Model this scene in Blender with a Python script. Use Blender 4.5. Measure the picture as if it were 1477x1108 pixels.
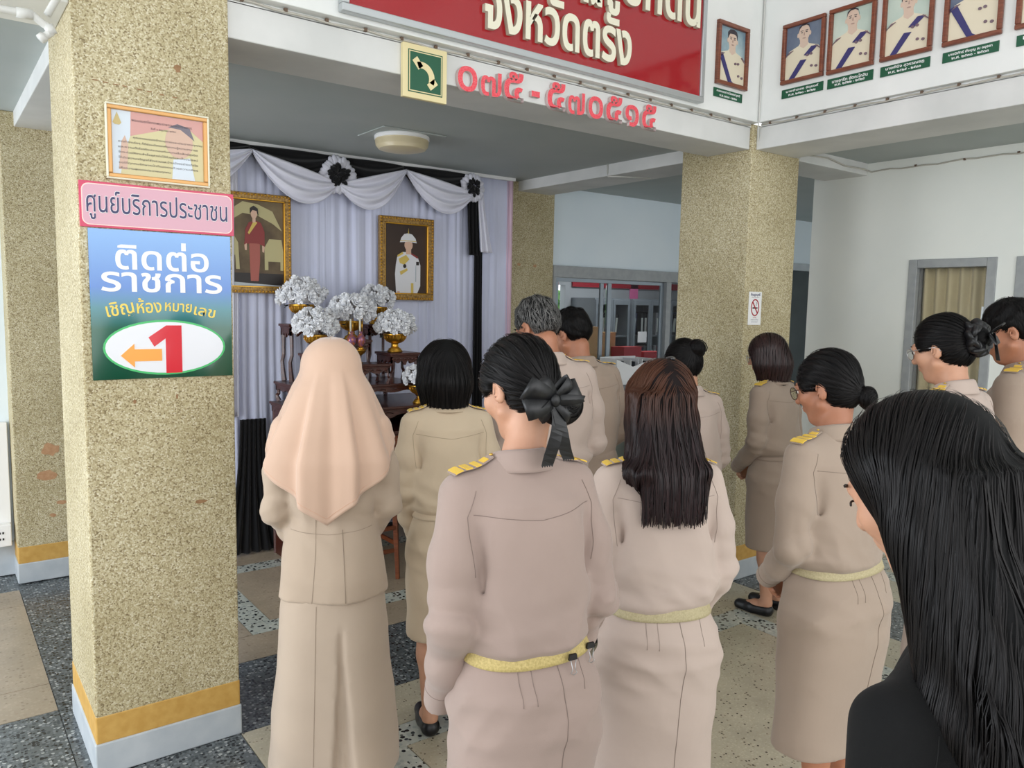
import bpy, math, random
import numpy as np
from mathutils import Vector, Matrix
from mathutils.bvhtree import BVHTree
random.seed(7); RNG = np.random.default_rng(7)
scene = bpy.context.scene
COL = scene.collection
PI = math.pi
for o in list(bpy.data.objects): bpy.data.objects.remove(o)

# ------------------------------------------------------------------ camera, sky, lights, exposure
CAMZ = 1.66
YAW, PITCH, ROLL, FPX = 0.643937, 0.1014415, 0.0190457, 1128.65
_f = Vector((math.sin(YAW)*math.cos(PITCH), math.cos(YAW)*math.cos(PITCH), -math.sin(PITCH)))
_r = Vector((math.cos(YAW), -math.sin(YAW), 0)); _u = _r.cross(_f)
_r2 = _r*math.cos(ROLL)+_u*math.sin(ROLL); _u2 = -_r*math.sin(ROLL)+_u*math.cos(ROLL)
cam = bpy.data.cameras.new('camera'); camo = bpy.data.objects.new('camera', cam); COL.objects.link(camo)
cam.sensor_fit = 'HORIZONTAL'; cam.sensor_width = 36; cam.lens = 36*FPX/1477; cam.clip_start = .02
camo.matrix_world = Matrix(((_r2.x,_u2.x,-_f.x,0),(_r2.y,_u2.y,-_f.y,0),(_r2.z,_u2.z,-_f.z,CAMZ),(0,0,0,1)))
scene.camera = camo

world = bpy.data.worlds.new('world'); scene.world = world; world.use_nodes = True
bg = world.node_tree.nodes['Background']; bg.inputs[0].default_value = (.93,.97,1.0,1); bg.inputs[1].default_value = 1.6

def area(name, loc, rot, sx, sy, power, color=(1,1,1)):
    l = bpy.data.lights.new(name,'AREA'); l.shape='RECTANGLE'; l.size=sx; l.size_y=sy; l.energy=power; l.color=color
    o = bpy.data.objects.new(name,l); o.location=loc; o.rotation_euler=rot; COL.objects.link(o); return o
# daylight through the wide entrance behind and beside the lobby
area('daylight_entrance', (1.6,-3.6,2.3), (math.radians(80),0,0), 8, 3.2, 135, (1,.985,.96))
area('daylight_left_opening', (-3.2,3.6,1.9), (math.radians(88),0,math.radians(-90)), 4.5, 2.6, 190, (.90,.94,1))
scene.view_settings.view_transform='Standard'; scene.view_settings.look='None'
scene.view_settings.gamma=1; scene.view_settings.use_curve_mapping=False
scene.view_settings.exposure = 0.0
scene.cycles.max_bounces = 8; scene.cycles.diffuse_bounces = 5

# ------------------------------------------------------------------ materials
def srgb(r,g,b):
    f=lambda c:(c/255/12.92) if c<=10.3 else ((c/255+.055)/1.055)**2.4
    return (f(r),f(g),f(b),1)
MATS={}
def mat(name, color, rough=.6, metal=0, spec=.5, sheen=0, emis=None, alpha=None, trans=0, coat=0):
    if name in MATS: return MATS[name]
    m=bpy.data.materials.new(name); m.use_nodes=True; b=m.node_tree.nodes['Principled BSDF']
    b.inputs['Base Color'].default_value=color; b.inputs['Roughness'].default_value=rough
    b.inputs['Metallic'].default_value=metal; b.inputs['Specular IOR Level'].default_value=spec
    if sheen: b.inputs['Sheen Weight'].default_value=sheen; b.inputs['Sheen Roughness'].default_value=.5
    if coat: b.inputs['Coat Weight'].default_value=coat; b.inputs['Coat Roughness'].default_value=.08
    if trans: b.inputs['Transmission Weight'].default_value=trans
    if emis: b.inputs['Emission Color'].default_value=emis[0]; b.inputs['Emission Strength'].default_value=emis[1]
    MATS[name]=m; return m
def nt(m): return m.node_tree, m.node_tree.nodes, m.node_tree.links, m.node_tree.nodes['Principled BSDF']
def ramp(nodes, stops, interp='LINEAR'):
    r=nodes.new('ShaderNodeValToRGB'); r.color_ramp.interpolation=interp; e=r.color_ramp.elements
    while len(e)<len(stops): e.new(.5)
    for q,(p,c) in zip(e,stops): q.position=p; q.color=c
    return r
def coord(nodes, links, kind='Object', scale=(1,1,1)):
    t=nodes.new('ShaderNodeTexCoord'); mp=nodes.new('ShaderNodeMapping'); mp.inputs['Scale'].default_value=scale
    links.new(t.outputs[kind], mp.inputs[0]); return mp.outputs[0]
def noisy(name, c1, c2, scale=8, rough=.6, bump=0, bscale=200, **k):
    if name in MATS: return MATS[name]
    m=mat(name,c1,rough,**k); t,n,l,b=nt(m); co=coord(n,l)
    no=n.new('ShaderNodeTexNoise'); no.inputs['Scale'].default_value=scale; no.inputs['Detail'].default_value=5; l.new(co,no.inputs[0])
    r=ramp(n,[(.35,c1),(.68,c2)]); l.new(no.outputs[0],r.inputs[0]); l.new(r.outputs[0],b.inputs['Base Color'])
    if bump:
        n2=n.new('ShaderNodeTexNoise'); n2.inputs['Scale'].default_value=bscale; n2.inputs['Detail'].default_value=3; l.new(co,n2.inputs[0])
        bp=n.new('ShaderNodeBump'); bp.inputs['Strength'].default_value=bump; bp.inputs['Distance'].default_value=.002
        l.new(n2.outputs[0],bp.inputs['Height']); l.new(bp.outputs[0],b.inputs['Normal'])
    return m
def pebble(name, tint=1.0):
    m=mat(name,(.5,.4,.25,1),.75); t,n,l,b=nt(m); co=coord(n,l)
    v=n.new('ShaderNodeTexVoronoi'); v.inputs['Scale'].default_value=215; l.new(co,v.inputs[0])
    sp=n.new('ShaderNodeSeparateColor'); l.new(v.outputs['Color'],sp.inputs[0])
    r=ramp(n,[(0,srgb(138,122,90)),(.14,srgb(172,157,120)),(.42,srgb(196,183,146)),(.8,srgb(212,202,168)),(1,srgb(230,223,198))]); l.new(sp.outputs[0],r.inputs[0])
    no=n.new('ShaderNodeTexNoise'); no.inputs['Scale'].default_value=2.2; no.inputs['Detail'].default_value=6; l.new(co,no.inputs[0])
    r2=ramp(n,[(.35,(.82*tint,.80*tint,.74*tint,1)),(.65,(tint,tint,tint,1))]); l.new(no.outputs[0],r2.inputs[0])
    mx=n.new('ShaderNodeMix'); mx.data_type='RGBA'; mx.blend_type='MULTIPLY'; mx.inputs[0].default_value=1
    l.new(r.outputs[0],mx.inputs[6]); l.new(r2.outputs[0],mx.inputs[7]); l.new(mx.outputs[2],b.inputs['Base Color'])
    bp=n.new('ShaderNodeBump'); bp.inputs['Strength'].default_value=.5; bp.inputs['Distance'].default_value=.002; bp.invert=True
    l.new(v.outputs['Distance'],bp.inputs['Height']); l.new(bp.outputs[0],b.inputs['Normal']); return m
def terrazzo(name, base, stops, scale, rough=.28, thr=.5, big=None):
    m=mat(name,base,rough,spec=.5); t,n,l,b=nt(m); co=coord(n,l)
    no=n.new('ShaderNodeTexNoise'); no.inputs['Scale'].default_value=scale*.5; l.new(co,no.inputs[0])
    ad=n.new('ShaderNodeVectorMath'); ad.operation='MULTIPLY_ADD'; ad.inputs[1].default_value=(.6/scale,)*3
    l.new(no.outputs['Color'],ad.inputs[0]); l.new(co,ad.inputs[2])
    v=n.new('ShaderNodeTexVoronoi'); v.inputs['Scale'].default_value=scale; l.new(ad.outputs[0],v.inputs[0])
    sp=n.new('ShaderNodeSeparateColor'); l.new(v.outputs['Color'],sp.inputs[0])
    r=ramp(n,stops,'CONSTANT'); l.new(sp.outputs[0],r.inputs[0])
    lt=n.new('ShaderNodeMath'); lt.operation='LESS_THAN'; lt.inputs[1].default_value=thr; l.new(v.outputs['Distance'],lt.inputs[0])
    mx=n.new('ShaderNodeMix'); mx.data_type='RGBA'; l.new(lt.outputs[0],mx.inputs[0]); mx.inputs[6].default_value=base
    l.new(r.outputs[0],mx.inputs[7])
    n2=n.new('ShaderNodeTexNoise'); n2.inputs['Scale'].default_value=5; n2.inputs['Detail'].default_value=6; l.new(co,n2.inputs[0])
    r2=ramp(n,[(.3,(.8,.8,.8,1)),(.7,(1,1,1,1))]); l.new(n2.outputs[0],r2.inputs[0])
    m2=n.new('ShaderNodeMix'); m2.data_type='RGBA'; m2.blend_type='MULTIPLY'; m2.inputs[0].default_value=1
    l.new(mx.outputs[2],m2.inputs[6]); l.new(r2.outputs[0],m2.inputs[7]); l.new(m2.outputs[2],b.inputs['Base Color']); return m
def cloth(name, c, rough=.82, sheen=.25, weave=900, bump=.25):
    if name in MATS: return MATS[name]
    m=mat(name,c,rough,sheen=sheen,spec=.25); t,n,l,b=nt(m); co=coord(n,l)
    no=n.new('ShaderNodeTexNoise'); no.inputs['Scale'].default_value=3; no.inputs['Detail'].default_value=4; l.new(co,no.inputs[0])
    d=tuple(x*.93 for x in c[:3])+(1,)
    r=ramp(n,[(.35,d),(.65,c)]); l.new(no.outputs[0],r.inputs[0]); l.new(r.outputs[0],b.inputs['Base Color'])
    w=n.new('ShaderNodeTexNoise'); w.inputs['Scale'].default_value=weave; l.new(co,w.inputs[0])
    w2=n.new('ShaderNodeTexNoise'); w2.inputs['Scale'].default_value=14; w2.inputs['Detail'].default_value=3; l.new(co,w2.inputs[0])
    ma=n.new('ShaderNodeMath'); ma.operation='MULTIPLY_ADD'; ma.inputs[1].default_value=6.0; l.new(w2.outputs[0],ma.inputs[0]); l.new(w.outputs[0],ma.inputs[2])
    bp=n.new('ShaderNodeBump'); bp.inputs['Strength'].default_value=bump; bp.inputs['Distance'].default_value=.0012
    l.new(ma.outputs[0],bp.inputs['Height']); l.new(bp.outputs[0],b.inputs['Normal']); return m
def hairmat(name, c1, c2, rough=.38, spec=.5, zmix=None):
    m=mat(name,c1,rough,spec=spec); t,n,l,b=nt(m)
    g=n.new('ShaderNodeNewGeometry')
    r=ramp(n,[(0,c1),(1,c2)]); l.new(g.outputs['Random Per Island'],r.inputs[0]); out=r.outputs[0]
    if zmix:   # dyed crown: colour changes along the length of the hair
        z0,z1,ctop=zmix
        tc=n.new('ShaderNodeTexCoord'); s=n.new('ShaderNodeSeparateXYZ'); l.new(tc.outputs['Object'],s.inputs[0])
        mr=n.new('ShaderNodeMapRange'); mr.inputs[1].default_value=z0; mr.inputs[2].default_value=z1; l.new(s.outputs[2],mr.inputs[0])
        mx=n.new('ShaderNodeMix'); mx.data_type='RGBA'; l.new(mr.outputs[0],mx.inputs[0]); l.new(out,mx.inputs[6]); mx.inputs[7].default_value=ctop
        out=mx.outputs[2]
    l.new(out,b.inputs['Base Color']); return m
def wood(name,c1,c2,rough=.35,scale=(3,3,30)):
    m=mat(name,c1,rough,coat=.3); t,n,l,b=nt(m); co=coord(n,l,scale=scale)
    no=n.new('ShaderNodeTexNoise'); no.inputs['Scale'].default_value=6; no.inputs['Detail'].default_value=6; l.new(co,no.inputs[0])
    r=ramp(n,[(.3,c1),(.7,c2)]); l.new(no.outputs[0],r.inputs[0]); l.new(r.outputs[0],b.inputs['Base Color']); return m

M_white = noisy('white_paint', srgb(226,228,226), srgb(236,237,235), 3, .6)
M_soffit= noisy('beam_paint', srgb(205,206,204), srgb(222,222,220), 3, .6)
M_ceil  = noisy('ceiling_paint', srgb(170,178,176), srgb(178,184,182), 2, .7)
M_greywall = noisy('pale_grey_wall_paint', srgb(236,239,234), srgb(242,244,238), 2, .6)
M_bluewall = noisy('blue_white_wall_paint', srgb(226,238,246), srgb(232,242,248), 2, .6)
M_peb = pebble('pebble_wash',.93); M_peb2 = pebble('pebble_wash_shaded_side', .97)
M_ochre = noisy('ochre_paint', srgb(196,152,74), srgb(208,166,90), 30, .6)
M_greyb = noisy('grey_base_paint', srgb(176,184,190), srgb(192,198,202), 10, .55)
M_red = mat('red_sign', srgb(158,20,30), .12, coat=.4)
M_cream = mat('cream_letter', srgb(232,228,206), .5)
M_alu = mat('aluminium', srgb(186,190,192), .35, metal=.6)
M_grayframe = noisy('grey_frame_paint', srgb(150,154,156), srgb(162,165,166), 20, .45)
M_cable = mat('cable_grey', srgb(186,182,172), .5)
M_pvc = mat('white_pvc', srgb(205,205,200), .4)
M_pink3d = noisy('glitter_red', srgb(226,50,66), srgb(240,110,120), 260, .45)
M_letside = mat('letter_side_grey', srgb(206,186,184), .6)
M_green = mat('deep_green', srgb(10,84,56), .4)
M_ply = mat('pale_ply', srgb(226,212,164), .6)
M_black = mat('black', srgb(14,14,15), .5)
M_wht = mat('plain_white', srgb(240,240,240), .5)
M_brownframe = wood('brown_frame_wood', srgb(104,52,34), srgb(136,76,52), .35)
M_gold = mat('gold', srgb(214,162,62), .28, metal=.9)
M_goldp = noisy('gold_leaf_frame', srgb(120,88,42), srgb(180,144,84), 90, .4, metal=.5)
M_goldcl= cloth('gold_braid', srgb(236,196,72), .5, .1)
M_maho = wood('mahogany', srgb(50,18,12), srgb(84,38,24), .4)
M_chairw = wood('chair_wood', srgb(104,52,28), srgb(138,76,44), .3)
M_curt = cloth('white_curtain', srgb(214,218,240), .8, .2, 500, .15)
M_curt2 = cloth('white_swag', srgb(224,224,236), .7, .2, 500, .15)
M_bcl = cloth('black_drape', srgb(12,12,15), .8, .2)
M_petal = noisy('white_petal', srgb(228,230,234), srgb(246,246,248), 30, .6)
M_leafdk = mat('dark_leaf', srgb(30,40,30), .6)
M_skin = noisy('skin', srgb(192,142,114), srgb(206,156,128), 12, .5)
M_skin2 = noisy('tan_skin', srgb(168,112,84), srgb(180,124,96), 12, .5)
for _m in (M_skin,M_skin2):
    _b=_m.node_tree.nodes['Principled BSDF']; _b.inputs['Subsurface Weight'].default_value=.06; _b.inputs['Subsurface Radius'].default_value=(.01,.004,.002)
M_glass = mat('clear_glass', (1,1,1,1), .02, trans=1.0); M_glass.node_tree.nodes['Principled BSDF'].inputs['IOR'].default_value=1.1

# ------------------------------------------------------------------ mesh helpers
class MB:
    def __init__(s): s.v=[]; s.f=[]; s.m=[]; s.mi=0
    def add(s, vs, fs, mi=None):
        k=len(s.v); s.v.extend([tuple(p) for p in vs]); s.f.extend([tuple(i+k for i in f) for f in fs]); s.m.extend([s.mi if mi is None else mi]*len(fs)); return s
    def box(s, lo, hi, mi=None):
        x0,y0,z0=lo; x1,y1,z1=hi
        return s.add([(x0,y0,z0),(x1,y0,z0),(x1,y1,z0),(x0,y1,z0),(x0,y0,z1),(x1,y0,z1),(x1,y1,z1),(x0,y1,z1)],
              [(0,3,2,1),(4,5,6,7),(0,1,5,4),(1,2,6,5),(2,3,7,6),(3,0,4,7)],mi)
    def cbox(s,c,h,mi=None): return s.box([c[i]-h[i] for i in range(3)],[c[i]+h[i] for i in range(3)],mi)
    def prism(s, pts, d0, d1, axis='y', mi=None):   # pts 2D (u,v) -> extruded along axis
        n=len(pts)
        mk={'y':lambda u,v,d:(u,d,v),'x':lambda u,v,d:(d,u,v),'z':lambda u,v,d:(u,v,d)}[axis]
        vs=[mk(u,v,d0) for u,v in pts]+[mk(u,v,d1) for u,v in pts]
        return s.add(vs,[tuple(range(n)),tuple(range(2*n-1,n-1,-1))]+[(i,(i+1)%n,n+(i+1)%n,n+i) for i in range(n)],mi)
    def tube(s, pts, r, n=8, mi=None, cap=True):
        pts=[Vector(p) for p in pts]; rs=r if isinstance(r,(list,tuple)) else [r]*len(pts); vs=[];fs=[]
        up=Vector((0,0,1)); prev=None
        for i,p in enumerate(pts):
            t=(pts[min(i+1,len(pts)-1)]-pts[max(i-1,0)]).normalized()
            a=prev if prev else (up if abs(t.z)<.9 else Vector((1,0,0)))
            x=t.cross(a).normalized(); y=x.cross(t).normalized(); prev=y
            for k in range(n):
                g=2*PI*k/n; vs.append(p+(x*math.cos(g)+y*math.sin(g))*rs[i])
        for i in range(len(pts)-1):
            for k in range(n): fs.append((i*n+k,i*n+(k+1)%n,(i+1)*n+(k+1)%n,(i+1)*n+k))
        if cap: fs.append(tuple(range(n-1,-1,-1))); fs.append(tuple(range((len(pts)-1)*n,len(pts)*n)))
        return s.add(vs,fs,mi)
    def lathe(s, prof, c=(0,0,0), n=24, mi=None):
        vs=[];fs=[]
        for r,z in prof:
            for k in range(n): g=2*PI*k/n; vs.append((c[0]+r*math.cos(g),c[1]+r*math.sin(g),c[2]+z))
        for i in range(len(prof)-1):
            for k in range(n): fs.append((i*n+k,i*n+(k+1)%n,(i+1)*n+(k+1)%n,(i+1)*n+k))
        fs.append(tuple(range(n-1,-1,-1))); fs.append(tuple(range((len(prof)-1)*n,len(prof)*n)))
        return s.add(vs,fs,mi)
    def ell(s, c, r, n=12, m=8, mi=None, R=None):
        vs=[];fs=[]
        for i in range(m+1):
            a=PI*i/m
            for k in range(n):
                g=2*PI*k/n; v=Vector((r[0]*math.sin(a)*math.cos(g),r[1]*math.sin(a)*math.sin(g),r[2]*math.cos(a)))
                if R is not None: v=R@v
                vs.append(v+Vector(c))
        for i in range(m):
            for k in range(n): fs.append((i*n+k,(i+1)*n+k,(i+1)*n+(k+1)%n,i*n+(k+1)%n))
        return s.add(vs,fs,mi)
    def grid(s, fn, nu, nv, mi=None, closeu=False):
        vs=[fn(i/(nu-1) if not closeu else i/nu, j/(nv-1)) for j in range(nv) for i in range(nu)]
        fs=[]
        for j in range(nv-1):
            for i in range(nu if closeu else nu-1):
                i2=(i+1)%nu; fs.append((j*nu+i,j*nu+i2,(j+1)*nu+i2,(j+1)*nu+i))
        return s.add(vs,fs,mi)
def obj(name, mb, mats, parent=None, smooth=False, bevel=0, solid=0, sub=0, origin=None, off=0):
    me=bpy.data.meshes.new(name); vs=mb.v
    if origin is not None: vs=[(x-origin[0],y-origin[1],z-origin[2]) for x,y,z in vs]
    me.from_pydata(vs,[],mb.f); mats=mats if isinstance(mats,(list,tuple)) else [mats]
    for m in mats: me.materials.append(m)
    if len(mats)>1: me.polygons.foreach_set('material_index',mb.m)
    if smooth: me.polygons.foreach_set('use_smooth',[True]*len(me.polygons))
    me.update(); o=bpy.data.objects.new(name,me); COL.objects.link(o)
    if origin is not None: o.location=origin
    if parent is not None: o.parent=parent
    if solid: md=o.modifiers.new('s','SOLIDIFY'); md.thickness=solid; md.offset=off
    if bevel: md=o.modifiers.new('b','BEVEL'); md.width=bevel; md.segments=2; md.limit_method='ANGLE'; md.angle_limit=.6
    if sub: md=o.modifiers.new('u','SUBSURF'); md.levels=sub; md.render_levels=sub
    return o
def tag(o,label=None,cat=None,group=None,kind=None):
    if label: o['label']=label
    if cat: o['category']=cat
    if group: o['group']=group
    if kind: o['kind']=kind
    return o
def empty(name,loc,label,cat,group=None,rz=0):
    o=bpy.data.objects.new(name,None); o.location=loc; o.rotation_euler=(0,0,rz); o.empty_display_size=.1; COL.objects.link(o); return tag(o,label,cat,group)
def struct(name,mb,m,parent=None,**k):
    o=obj(name,mb,m,parent,**k)
    if parent is None: o['kind']='structure'
    return o
def sub(s,o):  # centre helper: child coordinates for a parent at location o
    return s
def text(body, w, h, loc, face='-y', mats=None, depth=.0015, off=0, parent=None, name='lettering', shear=0, anchor='c', rot=0, keep=False):
    c=bpy.data.curves.new(name,'FONT'); c.body=body; c.size=1; c.extrude=.05; c.offset=off; c.shear=shear; c.resolution_u=3
    t=bpy.data.objects.new('t',c); COL.objects.link(t); bpy.context.view_layer.update()
    me=bpy.data.meshes.new_from_object(t.evaluated_get(bpy.context.evaluated_depsgraph_get())); bpy.data.objects.remove(t)
    n=len(me.vertices); a=np.zeros(n*3); me.vertices.foreach_get('co',a); a=a.reshape(-1,3)
    if n:
        lo=a.min(0); hi=a.max(0); sz=hi-lo
        sx=w/sz[0] if w else h/sz[1]; sy=h/sz[1] if h else w/sz[0]
        a[:,0]=(a[:,0]-(lo[0]+hi[0])/2)*sx; a[:,1]=(a[:,1]-(lo[1]+hi[1])/2)*sy; a[:,2]=(a[:,2]-lo[2])/sz[2]*depth
        if rot: cr,sr=math.cos(rot),math.sin(rot); a[:,0],a[:,1]=a[:,0]*cr-a[:,1]*sr,a[:,0]*sr+a[:,1]*cr
        b=np.empty_like(a)
        if face=='-y': b[:,0]=a[:,0]; b[:,1]=-a[:,2]; b[:,2]=a[:,1]
        elif face=='-x': b[:,0]=-a[:,2]; b[:,1]=-a[:,0]; b[:,2]=a[:,1]
        b+=np.array(loc); me.vertices.foreach_set('co',b.astype(np.float32).ravel())
    me.materials.clear(); mats=mats if isinstance(mats,(list,tuple)) else [mats]
    for m in mats: me.materials.append(m)
    if len(mats)>1:
        nrm=np.zeros(len(me.polygons)*3); me.update(); me.polygons.foreach_get('normal',nrm); nrm=nrm.reshape(-1,3)
        ax=1 if face=='-y' else 0; me.polygons.foreach_set('material_index',(np.abs(nrm[:,ax])<.7).astype(np.int32))
    me.update(); o=bpy.data.objects.new(name,me); COL.objects.link(o)
    if parent is not None:
        bpy.context.view_layer.update(); o.parent=parent; o.matrix_parent_inverse=Matrix.Translation(-parent.location)
    return o
def keep(o,parent):  # parent keeping world coordinates (parent only translated)
    o.parent=parent; o.matrix_parent_inverse=Matrix.Translation(-Vector(parent.location)); return o
def wobj(name,mb,mats,parent,**k):   # mesh given in world coordinates, parented to a translated thing
    o=obj(name,mb,mats,None,**k); return keep(o,parent)
# ------------------------------------------------------------------ setting: floor
M_tdark = terrazzo('dark_grey_terrazzo', srgb(96,102,104), [(0,srgb(28,30,34)),(.3,srgb(74,80,84)),(.55,srgb(118,124,128)),(.85,srgb(168,172,172))], 75, .25,.5)
M_tbw = terrazzo('black_and_white_terrazzo', srgb(196,200,190), [(0,srgb(22,24,28)),(.42,srgb(60,66,70)),(.5,srgb(176,182,176)),(.8,srgb(214,216,206))], 48, .25,.42)
M_tbeige = terrazzo('speckled_beige_terrazzo', srgb(192,184,162), [(0,srgb(80,72,60)),(.07,srgb(150,140,118)),(.14,srgb(188,180,156)),(.6,srgb(202,194,170))], 90, .25,.4)
M_ttan = terrazzo('plain_tan_terrazzo', srgb(176,160,138), [(0,srgb(150,134,112)),(.12,srgb(172,154,132)),(.5,srgb(184,168,146))], 60, .3,.4)
mb=MB().box((-6,-6,-.12),(10,8.2,-.006)); floor=struct('floor',mb,M_tdark)
XB=[('d',-6,-3.1),('d',.36,.90),('d',3.88,4.40)]
def ring(x0,x1,y0,y1,wx,wy,s,mo,mi):
    k=.004
    def slab(a,b,c,d,m):
        o=obj('floor_panel',MB().box((a+k/2,c+k/2,-.02),(b-k/2,d-k/2,0)),m,floor)
    slab(x0,x1,y0,y0+wy,mo); slab(x0,x1,y1-wy,y1,mo); slab(x0,x0+wx,y0+wy,y1-wy,mo); slab(x1-wx,x1,y0+wy,y1-wy,mo)
    a,b,c,d=x0+wx,x1-wx,y0+wy,y1-wy
    slab(a,b,c,c+s,M_tbw); slab(a,b,d-s,d,M_tbw); slab(a,a+s,c+s,d-s,M_tbw); slab(b-s,b,c+s,d-s,M_tbw)
    slab(a+s,b-s,c+s,d-s,mi)
for (x0,x1,wx) in ((-2.6,.36,.33),(.90,3.88,.335),(4.40,7.4,.33)):
    ring(x0,x1,3.48,5.08,wx,.27,.135,M_ttan,M_ttan)
    ring(x0,x1,-2.2,2.89,wx,.29,.145,M_tbeige,M_tbeige)
def slab(a,b,c,d,m): obj('floor_panel',MB().box((a+.002,c+.002,-.02),(b-.002,d-.002,0)),m,floor)
for x0,x1 in ((-2.6,.36),(.36,.90),(.90,3.88),(3.88,4.40),(4.40,7.4)): slab(x0,x1,2.89,3.48,M_tdark)
for x0,x1 in ((.36,.90),(3.88,4.40)): slab(x0,x1,-2.2,2.89,M_tdark); slab(x0,x1,3.48,5.08,M_tdark)
slab(4.42,5.2,5.08,5.19,M_tdark)

# ------------------------------------------------------------------ pillars
ZB, ZC = 2.58, 2.66     # beam underside, ceiling of the inner bays
def pillar(n, x0,x1,y0,y1, top):
    o=struct('pillar_%d'%n, MB().box((x0,y0,.2),(x1,y1,top)), M_peb, bevel=.006)
    o.name='pillar'
    obj('ochre_band',MB().box((x0-.0015,y0-.0015,.115),(x1+.0015,y1+.0015,.215)),M_ochre,o,bevel=.005)
    obj('plinth',MB().box((x0-.006,y0-.006,0),(x1+.006,y1+.006,.117)),M_greyb,o,bevel=.005)
    return o
P1=pillar(1,.41,.90,2.896,3.43,3.6); P1['label']='near pebble-finished pillar carrying the blue sign'
P2=pillar(2,3.88,4.35,2.896,3.42,2.722); P2['label']='pebble-finished pillar carrying the no smoking sign'
P3=pillar(3,3.84,4.32,5.2,5.7,ZC); P3['label']='pebble-finished pillar beside the white curtain'
P4=pillar(4,.37,.87,5.19,5.7,ZC); P4['label']='pebble-finished pillar behind the near one'
M_stain=noisy('brown_stain', srgb(140,104,70), srgb(160,124,88), 60,.7)
M_patch=noisy('tan_patch', srgb(176,132,96), srgb(190,150,112), 60,.7)
def blot(parent,x,z,y,rx,rz,m,seed):
    rr=random.Random(seed); pts=[]
    for k in range(14):
        g=2*PI*k/14; q=rr.uniform(.7,1.1); pts.append((x+rx*q*math.cos(g),z+rz*q*math.sin(g)))
    obj('stain',MB().prism(pts[::-1],y-.0012,y+.001),m,parent)
blot(P1,.727,2.436,2.896,.013,.014,M_stain,1); blot(P1,.773,.927,2.896,.022,.008,M_stain,2)
blot(P1,.562,1.305,2.896,.006,.008,M_stain,3); blot(P1,.70,1.315,2.896,.004,.012,M_stain,4)
for k,(dx,dz) in enumerate([(.0,.0),(.03,-.004),(.06,-.006),(.085,-.007),(.13,-.012),(.16,-.015),(.2,-.02),(.24,-.024),(.28,-.028)]):
    blot(P1,.475+dx,2.353+dz*.6,2.896,.010,.0022,M_stain,20+k)
for k,(x,z,rx,rz) in enumerate([(.55,.77,.05,.04),(.53,.62,.06,.03),(.6,.45,.035,.014),(.55,.38,.02,.012)]): blot(P4,x,z,5.19,rx,rz,M_patch,40+k)
for k,(x,z) in enumerate([(3.95,1.99),(4.12,1.985),(4.11,1.7)]): blot(P3,x,z,5.2,.02,.013,M_patch,50+k)

# ------------------------------------------------------------------ beams, walls above, ceilings
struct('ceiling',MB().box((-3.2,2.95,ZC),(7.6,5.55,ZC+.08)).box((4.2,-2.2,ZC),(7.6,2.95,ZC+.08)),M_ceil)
def trim(n,mb,m=M_soffit,**k): return struct('trim_%d'%n,mb,m,bevel=.004,**k)
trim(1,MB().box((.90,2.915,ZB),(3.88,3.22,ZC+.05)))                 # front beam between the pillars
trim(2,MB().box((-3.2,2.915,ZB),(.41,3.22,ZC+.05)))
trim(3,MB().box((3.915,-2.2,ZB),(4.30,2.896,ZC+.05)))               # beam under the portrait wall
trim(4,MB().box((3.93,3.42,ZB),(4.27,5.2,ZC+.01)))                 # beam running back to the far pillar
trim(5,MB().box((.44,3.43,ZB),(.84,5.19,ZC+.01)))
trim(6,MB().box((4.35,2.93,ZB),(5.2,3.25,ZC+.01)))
struct('wall_front',MB().box((-3.2,2.868,2.725),(.41,3.2,4.4)).box((.90,2.868,2.725),(3.90,3.2,4.4)).box((.41,3.2-.1,3.6),(.9,3.2,4.4)).box((.9,2.915,2.70),(3.9,3.2,2.725)),M_white,bevel=.003)
struct('wall_portraits',MB().box((3.883,-2.2,2.725),(4.25,2.868,4.4)).box((3.915,-2.2,2.70),(4.25,2.868,2.725)),M_white,bevel=.003)
struct('ceiling_lobby',MB().box((-3.2,-1.6,4.4),(4.3,3.2,4.5)),M_white).name='ceiling'
# right wall with two windows
WX=5.2
def wall_with_holes_x(name,x,th,y0,y1,z0,z1,holes,m):
    mb=MB(); ys=sorted(set([y0,y1]+[h[0] for h in holes]+[h[1] for h in holes]))
    for a,b in zip(ys,ys[1:]):
        hs=[h for h in holes if h[0]<=a and h[1]>=b]
        if hs: h=hs[0]; mb.box((x,a,z0),(x+th,b,h[2])); mb.box((x,a,h[3]),(x+th,b,z1))
        else: mb.box((x,a,z0),(x+th,b,z1))
    return struct(name,mb,m)
wall_with_holes_x('wall_right',WX,.14,-2.2,3.33,0,ZC,[(2.07,2.60,.85,2.0),(1.43,1.965,.85,2.0)],M_greywall)
M_curtb=cloth('beige_curtain', srgb(196,184,150), .8)
for n,(y0,y1) in enumerate(((2.07,2.60),(1.43,1.965))):
    w=struct('window_%d'%(n+1),MB().box((WX-.012,y0,.85),(WX+.09,y0+.055,2.0)).box((WX-.012,y1-.055,.85),(WX+.09,y1,2.0)).box((WX-.012,y0+.055,1.945),(WX+.09,y1-.055,2.0)).box((WX-.012,y0+.055,.85),(WX+.09,y1-.055,.905)),M_grayframe,bevel=.004)
    w['label']='grey framed window with beige curtain, '+('fully in view' if n==0 else 'at the right edge')
    obj('pane',MB().box((WX+.03,y0+.055,.905),(WX+.034,y1-.055,1.945)),M_glass,w)
    def cf(u,v,y0=y0,y1=y1): 
        return (WX+.085+.022*math.sin(u*2*PI*6.5+.6*math.sin(v*3))*(1-.3*v), y0+.02+(y1-y0-.04)*u, 1.97-1.1*v)
    c=obj('window_curtain',MB().grid(cf,110,12),M_curtb,w,smooth=True,solid=.002)
    mm=MB().box((WX+.0,y0+.056,1.62),(WX+.02,y0+.07,1.70)); obj('latch',mm,M_alu,w)
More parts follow.
